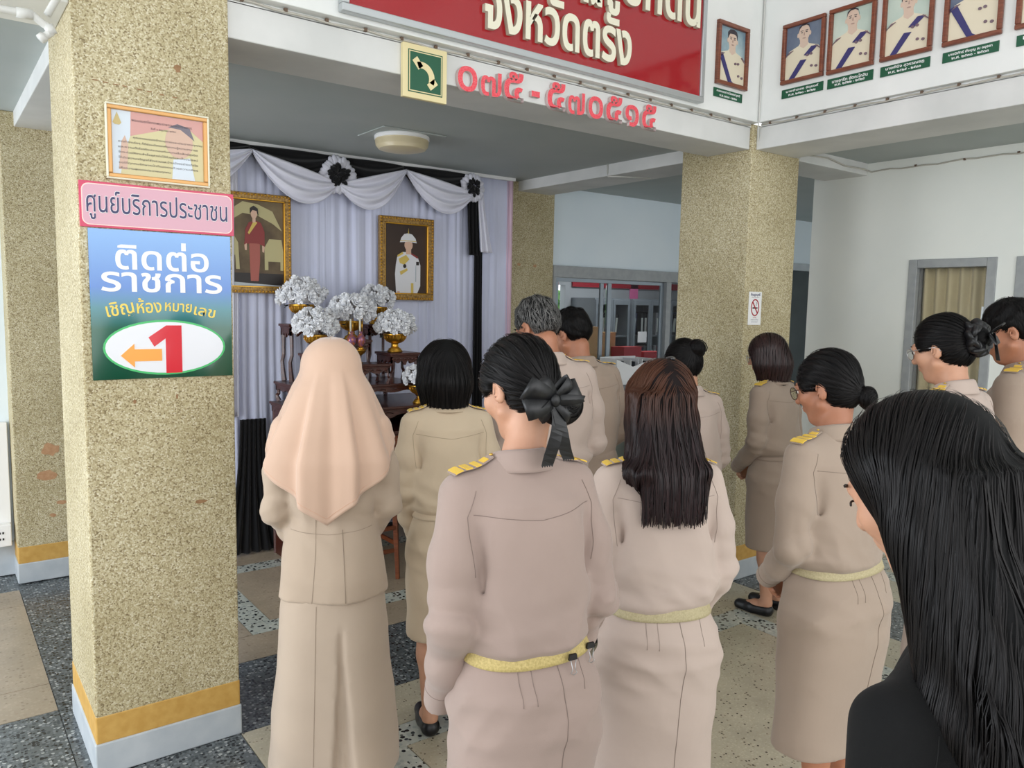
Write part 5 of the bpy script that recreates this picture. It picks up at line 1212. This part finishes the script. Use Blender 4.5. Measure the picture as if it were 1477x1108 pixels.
def hair_long(ctx,length=.26,wd=.093,thick=.035,n=3600,w=.0012,spread=1.0,front=False):
    hp,R,HC,LZ=ctx['hp'],ctx['R'],ctx['HC'],ctx['LZ']; H=hfield(ctx,length+.12,.24,-.26,.17,r=ctx['hres']*1.15)
    H.ell(hp((0,-.012,.028)),(.088,.104,.097),k=.02,R=R)
    b0=hp((0,-.045,-.03)); 
    yb=-.135+LZ(1.2)   # back surface of the blouse
    def tabrow(z,a,b,y): return (z,a,b,y,0)
    zt=b0[2]+.05; ze=HC[2]-length
    tab=[]
    for t in np.linspace(0,1,9):
        z=ze+(zt-ze)*t; u=min(1,max(0,(z-1.22)/(zt-1.22))); u=u*u*(3-2*u); e_=min(1,t/.22)
        tab.append(tabrow(z,(wd*1.04*u+wd*1.16*spread*(1-u))*(.86+.14*e_),(thick*(1-u)+.075*u)*(.5+.5*e_),(yb+.004)*(1-u)+(b0[1]+.005)*u))
    H.loft(tab,k=.03,pw=2.5,fold=lambda X,Y,Z,th:.003*np.sin(X*260)+.004*np.sin(X*95+1))
    for sd in (-1,1):
        fb=-.028 if front and sd<0 else .0; p1=hp((sd*.052,.012+fb,.03)); p2=hp((sd*.068,.012+fb,-.06)); p3=np.array([sd*.088,LZ(1.3)-.045,1.31]); 
        H.chain([p1,p2,p3,(sd*.086*spread,yb+.014,max(1.2,ze+.085))],[.044,.036,.030,.016],k=.03)
    face_cut(H,hp,R); H.ell(hp((0,.065,-.12)),(.052,.06,.07),k=.02,mode='s',R=R)
    if front: H.ell(hp((-.035,.080,.005)),(.052,.052,.072),k=.012,mode='s',R=R)
    V,F=H.mesh(); ctx['child']('hair',V,F,ctx['hm'][1])
    def keepback(c): return (c[:,1]<HC[1]+.13)
    strands(ctx,H,V,F,part_flow(ctx,1.0,.8,.25),n,.26,w,.014,jit=.035,keepfn=keepback,free=lambda P:P[:,2]<ze+.01,stop=None if front else ze-.055,stopj=.075)
    # free ends reaching past the cut line
def hair_cap(ctx,tgt,n=2600,bun=None,nape=True,thin=.0,lowcut=-.09):
    hp,R,HC=ctx['hp'],ctx['R'],ctx['HC']; H=hfield(ctx,.25,.17,-.24,.16,r=ctx['hres']*.9)
    H.ell(hp((0,-.016,.030)),(.082-thin,.098-thin,.092-thin),k=.02,R=R)
    H.ell(hp((0,-.045,-.02)),(.066,.058,.066),k=.03,R=R)
    for sd in (-1,1): H.ell(hp((sd*.058,.02,.02)),(.020,.035,.035),k=.02,R=R)
    H.ell(hp((0,.100,-.035)),(.066,.070,.085),k=.01,mode='s',R=R)
    for sd in (-1,1):
        H.ell(hp((sd*.085,-.002,-.030)),(.030,.026,.042),k=.01,mode='s',R=R); H.ell(hp((sd*.07,.035,-.055)),(.035,.05,.055),k=.01,mode='s',R=R)
    return H
def pulled(ctx,tgt,buns,n=2400):
    H=hair_cap(ctx,tgt)
    HC=ctx['HC']; th=np.array(tgt)
    def groove(X,Y,Z):
        x,z=X-th[0],Z-th[2]; a=np.arctan2(x,z); r=np.sqrt(x*x+z*z+(Y-th[1])**2); return .0014*np.sin(a*38)*np.clip(r/.05,0,1)
    H.add(groove,(-1,-1,0),(1,1,2),mode='d')
    for c,r in buns: H.ell(c,r,k=.012)
    V,F=H.mesh(); ctx['child']('hair',V,F,ctx['hm'][1])
    strands(ctx,H,V,F,toward(tgt,.0),n,.10,.0010,.009,jit=.05,keepfn=lambda c:np.linalg.norm(c-th,axis=1)>.035)
    return H
def bunstrands(ctx,c,r,n,L=.10,seed=5,w=.0011):
    Hb=Field(rng_axis(c[0]-.1,c[0]+.1,.005),rng_axis(c[1]-.1,c[1]+.1,.005),zaxis((c[2]-.1,c[2]+.1,.005))); Hb.ell(c,r); V,F=Hb.mesh()
    c=np.array(c)
    def f(P): q=P-c; return np.stack([-q[:,2],0*q[:,0]+.004,q[:,0]],1)/.03
    strands(ctx,Hb,V,F,f,n,L,w,.010,jit=.2)
def hair_bowbun(ctx):
    hp=ctx['hp']; t=hp((0,-.098,-.055)); c=hp((.0,-.118,-.085)); pulled(ctx,t,[(c,(.050,.040,.042))]); bunstrands(ctx,c,(.051,.041,.043),700)
    # hair net knot and satin bow
    cobj=ctx['cobj']; R3=ctx['R3']; b=Vector(t)+Vector((-.030,-.040,-.002))
    def loop(ang,ln,wd,tw,m='bow_loop'):
        mb=MB(); path=[];w=[];n=14
        for i in range(n+1):
            u=i/n; g=u*2*PI; rad=ln*.5*(1-math.cos(g)); off=.016*math.sin(g)
            d=Vector((math.cos(ang),0,math.sin(ang))); path.append(b+d*rad+Vector((0,-.012-.010*math.sin(PI*u)+off*.9,0)))
            w.append(Vector((-math.sin(ang),.35*tw,math.cos(ang))))
        wl=[.35*wd+.65*wd*math.sin(PI*min(1,max(0,(i/n)))) for i in range(n+1)]
        return cobj(m,strap(path,wl,.0007,w),M_ribbon,smooth=True)
    for a,l,w_,t_ in ((2.75,.078,.028,1),(3.35,.076,.028,-1),(.30,.070,.028,1),(-.25,.072,.028,-1),(2.35,.06,.022,.6),(.75,.06,.022,-.6),(-.75,.06,.02,.5),(3.9,.055,.02,.5)): loop(a,l,w_,t_)
    cobj('bow_knot',MB().ell(b+Vector((0,-.026,0)),(.014,.012,.016),12,8),M_ribbon,smooth=True)
    for dx,ln in ((-.012,.145),(.050,.135)):
        path=[b+Vector((dx*t_*t_*.9+.004*math.sin(t_*5),-.024-.012*math.sin(t_*PI),-ln*t_)) for t_ in np.linspace(0,1,12)]
        cobj('bow_tail',strap(path,.0155,.0007,[Vector((1,0.15*math.sin(i*.6),0)) for i in range(12)]),M_ribbon,smooth=False)
        zz=MB(); e=path[-1]
        for k in range(5): x=e.x-.0155+.0062*k; zz.prism([(x,e.z),(x+.0062,e.z),(x+.0031,e.z-.005)],e.y-.0006,e.y+.0006)
        cobj('bow_tail_edge',zz,M_ribbon)
def hair_scrunchie(ctx):
    hp=ctx['hp']; t=hp((0,-.105,.0)); c=hp((0,-.130,.002)); pulled(ctx,t,[(c,(.036,.034,.036))],2200)
    cobj=ctx['cobj']; R3=ctx['R3']; mb=MB(); rr=random.Random(4); ax=Vector(c)-Vector(t); ax.normalize(); u=ax.cross(Vector((1,0,0))).normalized(); v=ax.cross(u)
    for k in range(22):
        g=2*PI*k/22; q=Vector(c)+(u*math.cos(g)+v*math.sin(g))*.045-ax*rr.uniform(-.010,.014)
        rot=Matrix.Rotation(rr.uniform(0,3),3,'X')@Matrix.Rotation(rr.uniform(0,3),3,'Z'); mb.ell(q,(.029,.012,.026),8,6,0,rot)
    cobj('scrunchie',mb,M_ribbon,smooth=True)
    b=Vector(c)+Vector((0,-.03,.02))
    for a,l in ((.6,.055),(2.5,.055),(-.9,.05)):
        mb2=[];w=[]
        for i in range(12):
            g=i/11*2*PI; mb2.append(b+Vector((.010*math.sin(g),-math.cos(a)*l*.5*(1-math.cos(g)) if False else -.006-l*.45*(1-math.cos(g))*abs(math.cos(a)),math.sin(a)*l*.5*(1-math.cos(g))))); w.append(Vector((1,.2,.2)))
        cobj('bow_loop',strap(mb2,.019,.0008,w),M_ribbon,smooth=True)
    path=[b+Vector((0.0,-.018-.020*t_,-.095*t_)) for t_ in np.linspace(0,1,9)]
    cobj('bow_tail',strap(path,[.010+.008*t_ for t_ in np.linspace(0,1,9)],.0007,[Vector((.7,.7,0))]*9),M_ribbon)
def hair_ponytail(ctx):
    hp=ctx['hp']; t=hp((0,-.098,-.045)); pulled(ctx,t,[(hp((0,-.100,-.046)),(.018,.018,.018)),(hp((.0,-.122,-.062)),(.024,.026,.030))],2200)
    c=hp((.0,-.118,-.065)); bunstrands(ctx,c,(.026,.026,.034),260,.07)
    cobj=ctx['cobj']; cobj('hair_tie',MB().ell(hp((0,-.103,-.048)),(.019,.008,.019),14,8,R=ctx['R3']),mat('teal_hair_tie',srgb(60,130,126),.5),smooth=True)
def hair_messybun(ctx):
    hp=ctx['hp']; t=hp((0,-.085,.035)); c=hp((.018,-.115,.045)); pulled(ctx,t,[(c,(.036,.032,.034))],1800); bunstrands(ctx,c,(.037,.033,.035),500)
    rr=random.Random(9); cobj=ctx['cobj']; mb=MB()
    for k in range(16):
        a=rr.uniform(0,2*PI); q=Vector(c); R=rr.uniform(.030,.045); P=[]
        for i in range(9):
            g=a+i*.45; P.append(q+Vector((R*math.cos(g),rr.uniform(-.006,.006)+.014*math.sin(k+i*.5),R*math.sin(g))))
        mb.tube(P,.0028,5)
    cobj('loose_locks',mb,M_hair,smooth=True)
def hair_men(ctx,grey=False):
    hp,R,HC=ctx['hp'],ctx['R'],ctx['HC']; H=hfield(ctx,.20,.15,-.17,.16,r=ctx['hres']*.9)
    H.ell(hp((0,-.014,.034)),(.080,.097,.090),k=.02,R=R)
    H.ell(hp((0,-.05,.0)),(.064,.046,.058),k=.03,R=R)
    H.ell(hp((0,.095,-.035)),(.066,.070,.090),k=.01,mode='s',R=R)
    H.ell(hp((0,-.05,-.105)),(.09,.09,.055),k=.015,mode='s',R=R)
    for sd in (-1,1):
        H.ell(hp((sd*.085,-.004,-.030)),(.034,.030,.042),k=.01,mode='s',R=R); H.ell(hp((sd*.075,.03,-.05)),(.035,.05,.06),k=.01,mode='s',R=R)
    H.add(wrinkle(3,120,.003,(.3,.8,.5)),(-1,-1,0),(1,1,2),mode='d')
    V,F=H.mesh(); ctx['child']('hair',V,F,ctx['hm'][1])
    crown=hp((.0,-.03,.12))
    def f(P): d=P-crown; d/=np.linalg.norm(d,axis=1,keepdims=True)+1e-6; d[:,2]-=.35; return d
    strands(ctx,H,V,F,f,2600,.035,.0010,.006,jit=.30,lift=.001)
def hijab(ctx):
    hp,R,HC,LZ=ctx['hp'],ctx['R'],ctx['HC'],ctx['LZ']; T=ctx['T']; rr=random.Random(2)
    col=cloth('peach_headscarf',srgb(206,174,152),.7,.35,700,.12); hc=Vector(HC)
    nu,nv=150,54; ph=[rr.uniform(0,6) for _ in range(4)]
    verts=[]; 
    def envelope(z,g):
        c,sn=math.cos(g),math.sin(g)
        zt=HC[2]+.118
        # head part
        t=(zt-z)
        head=.104*math.sqrt(max(0,1-max(0,(.104-t))**2/.104**2))
        a=head; b=head*1.08; cy=hc.y-.008
        k=min(1,max(0,(HC[2]+.04-z)/.10)); k=k*k*(3-2*k)
        sh=min(1.12,max(0,(1.52-z)/.29))
        a2=.100+.118*sh; b2=.108+.042*sh; cy2=LZ(1.3)+.02-.032*sh+.01*(1-sh)
        A=a*(1-k)+a2*k; B=b*(1-k)+b2*k; CY=cy*(1-k)+cy2*k
        q=(abs(c)**2.2+abs(sn)**2.2)**(-1/2.2)
        return A*q*c,CY+B*q*sn
    for j in range(nv+1):
        v=j/nv
        for i in range(nu):
            g=2*PI*i/nu; sn=math.sin(g); cs=math.cos(g)
            # lower edge: long point at the back (slightly right), short at sides
            gb=((g-1.5*PI+.10+PI)%(2*PI))-PI   # 0 at the back
            ed=abs(gb)
            zl=.990+.225*min(1,ed/1.2)+.05*max(0,min(1,(ed-1.2)/.7))
            zt=HC[2]+.118; z=zt-(zt-zl)*v**1.0 if v>0 else zt
            z=zt-(zt-zl)*(1-math.cos(v*PI/2)*1.0)*1.0 if v<.0 else zt-(zt-zl)*v
            x,y=envelope(z,g)
            f=min(1,max(0,(HC[2]+.02-z)/.25))
            w=.009*math.sin(g*7+ph[0]+1.5*f)+.007*math.sin(g*12+ph[1])+.020*math.exp(-((gb-.38)/.09)**2)+.022*math.exp(-((gb+.34)/.10)**2)-.010*math.exp(-((gb-.05)/.12)**2)+.014*math.exp(-((gb+.95)/.10)**2)
            m=math.hypot(x,y-.0)+1e-6; x+=x/m*w*f; y+=y/m*w*f
            verts.append([x,y,z])
    # keep the cloth outside the jacket
    for p in verts:
        if p[2]<1.40:
            q=T.find_nearest(Vector(p)); 
            if q[0] is not None:
                d=(Vector(p)-q[0]).dot(q[1])
                if d<.010: n=q[0]+q[1]*.011; p[0],p[1],p[2]=n.x,n.y,(n.z if p[2]>1.25 else p[2])
    fs=[]
    for j in range(nv):
        for i in range(nu): a=j*nu+i; b=j*nu+(i+1)%nu; fs.append((a,a+nu,b+nu,b))
    mb=MB().add(verts,fs); ctx['cobj']('headscarf',mb,col,smooth=True,solid=.002,off=1)
    M_h=mat('scarf_hem',srgb(206,164,140),.8)
    edge=[Vector(verts[(nv-2)*nu+i]) for i in range(nu)]; edge.append(edge[0])
    mb=MB().tube([e+Vector((0,0,-.0)) + (e-Vector((0,e.y*0,e.z))).normalized()*.0022 for e in edge],.0010,4); ctx['cobj']('hem_stitching',mb,M_h,smooth=True)
def hair_vlong(ctx): hair_long(ctx,.66,.092,.05,7000,.0009,1.05,front=True)
HAIR={'vlong':hair_vlong,'bob':hair_bob,'long':hair_long,'bowbun':hair_bowbun,'scrunchie':hair_scrunchie,'ponytail':hair_ponytail,'messy':hair_messybun,'men':hair_men,'hijab':hijab}
def glasses(ctx,m,r=.021):
    hp=ctx['hp']; mb=MB(); ls=MB()
    for sd in (-1,1):
        P=[hp((sd*.034+r*1.12*math.cos(g),.098,.002+r*math.sin(g))) for g in np.linspace(0,2*PI,21)]; mb.tube(P,.0014,6)
        mb.tube([hp((sd*(.034+r*1.1),.096,.008)),hp((sd*.068,.085,.010)),hp((sd*.0775,.02,.006)),hp((sd*.079,-.012,.0)),hp((sd*.078,-.028,-.015))],.0014,6)
        ls.add([hp((sd*.034+r*1.08*math.cos(g),.098,.002+r*.97*math.sin(g))) for g in np.linspace(0,2*PI,21)[:-1]],[tuple(range(20))])
    mb.tube([hp((-.012,.098,.006)),hp((0,.101,.009)),hp((.012,.098,.006))],.0013,6)
    g=ctx['cobj']('glasses_frame',mb,m,smooth=True); ctx['cobj']('lenses',ls,M_glass,par=g)
# ------------------------------------------------------------------ the people
C_a=SH(srgb(183,164,145),'warm_beige_uniform'); C_b=SH(srgb(165,145,136),'pinkish_beige_uniform'); C_c=SH(srgb(207,188,162),'cream_beige_uniform')
C_d=SH(srgb(164,146,131),'dull_beige_uniform'); C_e=SH(srgb(189,171,160),'pale_beige_uniform'); C_k=cloth('black_shirt_cloth',srgb(13,13,14),.9,.03,900,.3); C_f=SH(srgb(184,166,148),'long_skirt_cloth')
M_beltg=noisy('woven_khaki_belt',srgb(176,156,96),srgb(204,184,124),220,.7); M_beltk=noisy('woven_dull_belt',srgb(168,156,120),srgb(186,174,138),220,.7)
M_wire=mat('silver_wire',srgb(190,192,196),.3,metal=.9); M_tort=mat('tortoise_frame',srgb(60,28,22),.3)
D=math.radians
HPOS={'hijab':(1.094,2.478),'bob':(1.596,2.561),'bow':(1.099,1.441),'grey':(2.100,2.626),'man2':(2.512,2.875),'long':(1.613,1.460),'bun':(2.862,2.470),'brownbob':(3.641,2.561),'glass':(2.251,1.359),'scr':(3.013,1.367),'man3':(3.545,1.345),'frontblk':(0.986,0.457)}
def hpos(k): return HPOS[k]
SEL=globals().get('ONLY')
def P(key,*a,**k):
    if SEL and key not in SEL: return None
    return person(*a,**k)
def clip_top(ctx):
    hp=ctx['hp']; ctx['cobj']('hair_clip',MB().ell(hp((.016,-.050,.118)),(.016,.008,.006),12,8,R=ctx['R3']).ell(hp((.016,-.062,.112)),(.007,.012,.006),10,6,R=ctx['R3']),mat('clip_black',srgb(12,12,14),.2,coat=.6),smooth=True)
    P=[hp((.018,-.055-.030*t-.02*math.sin(t*1.5),.112-.10*t*t)) for t in np.linspace(0,1,10)]
    mb=MB()
    for k in range(9):
        mb.tube([(q[0]+(k-4)*.0018*(.4+i*.12),q[1]-.004,q[2]) for i,q in enumerate(P)],[.0016]*9+[.0004],5)
    ctx['cobj']('tied_back_lock',mb,M_hair,smooth=True)
def clip_extra(ctx):
    for x,tw in ((.055,.2),(.125,.5)):
        y=-.118 if x<.1 else -.085; mb=MB()
        mb.prism([(x-.011,.925),(x+.011,.925),(x+.009,.938),(x-.009,.938)],y-.008,y-.002); b=ctx['cobj']('binder_clip',mb,M_black)
        for q in (-1,1):
            ctx['cobj']('clip_wire',MB().tube([(x+q*.007,y-.008,.925),(x+q*.003,y-.011,.905),(x+q*.008,y-.012,.897),(x,y-.012,.892)],.0009,5),M_wire,par=b,smooth=True)
P('hijab','woman in beige jacket and long skirt with a peach headscarf, before the altar',hpos('hijab'),0,D(22),1.53,hair='hijab',top='jacket',shirt=C_a,skirt_mat=C_f,bottom='long',hem=.075,wide=1.0,hpitch=.30,seed=2,collar=False,epaul=False,skin='a')
P('bob','woman with a short black bob in beige uniform beside the woman in headscarf',hpos('bob'),0,D(20),1.5,hair='bob',shirt=C_c,hem=.42,hpitch=.35,seed=4,skin='a',wide=.95,arms='low')
P('bow','woman in pinkish beige uniform with a black satin bow on her low bun',hpos('bow'),0,D(8),1.55,hair='bowbun',shirt=C_b,belt=M_beltg,hem=.38,hpitch=.42,hyaw=.24,seed=6,res=.0062,hres=.004,extra=clip_extra,wide=1.03,arms='hip',lean=.06,shift=-.042,neck=.03)
P('grey','grey-haired man in pinkish beige shirt standing in front of the pillar by the curtain',hpos('grey'),0,D(12),1.69,sex='m',hair='men',top='shirt',shirt=C_e,bottom='trousers',hem=.06,hpitch=.50,hyaw=.3,seed=8,hairmats=(M_hgrey,M_hairbase),skin='b',wide=1.05)
P('man2','black-haired man in tan beige shirt right behind the grey-haired man',hpos('man2'),0,D(6),1.64,sex='m',hair='men',top='shirt',shirt=C_d,bottom='trousers',hem=.06,hpitch=.45,hyaw=.25,seed=10,skin='b',wide=1.10)
P('long','woman with long straight dark hair brown at the crown, in the middle foreground',hpos('long'),0,D(26),1.485,hair='long',shirt=C_e,belt=M_beltk,hem=.36,hpitch=.30,seed=12,extra=clip_top,res=.0065,hairmats=(M_hair_long,M_hbrownb),wide=1.0,arms='low',shift=-.025,neck=.02)
P('bun','woman with a messy black bun half hidden behind the long-haired woman',hpos('bun'),0,D(14),1.5,hair='messy',shirt=C_e,hem=.40,hpitch=.35,seed=14,skin='a')
P('brownbob','woman with a dark brown bob and glasses standing against the right pillar',hpos('brownbob'),0,D(-6),1.51,hair='bob',shirt=C_d,hem=.40,hpitch=.25,hyaw=.25,seed=16,wide=1.1,hairmats=(M_hbrown,M_hbrownb),skin='a',extra=lambda c:glasses(c,M_wire))
P('glass','woman with low ponytail and tortoise-rimmed glasses seen from behind at left profile',hpos('glass'),0,D(2),1.525,hair='ponytail',shirt=C_d,belt=M_beltk,hem=.335,hpitch=.32,hyaw=.20,seed=18,res=.0065,hres=.004,skin='b',extra=lambda c:glasses(c,M_tort),wide=1.2,shift=-.04)
P('scr','woman with wire glasses and a large black scrunchie near the grey window',hpos('scr'),0,D(4),1.64,hair='scrunchie',shirt=C_e,hem=.36,hpitch=.32,hyaw=.10,seed=20,hres=.004,skin='a',extra=lambda c:glasses(c,M_wire))
P('man3','man with short black hair and tan skin at the right edge',hpos('man3'),0,D(-4),1.71,sex='m',hair='men',top='shirt',shirt=C_d,bottom='trousers',hem=.06,hpitch=.38,hyaw=.25,seed=22,skin='b',wide=1.1)
P('frontblk','woman in black shirt with very long straight black hair, nearest the camera',hpos('frontblk'),0,D(14),1.485,hair='vlong',shirt=C_k,bottom='skirt',hem=.42,hpitch=.50,hyaw=.20,lean=.11,neck=.075,seed=24,hres=.004,res=.0062,skin='a',epaul=False,wide=.98)
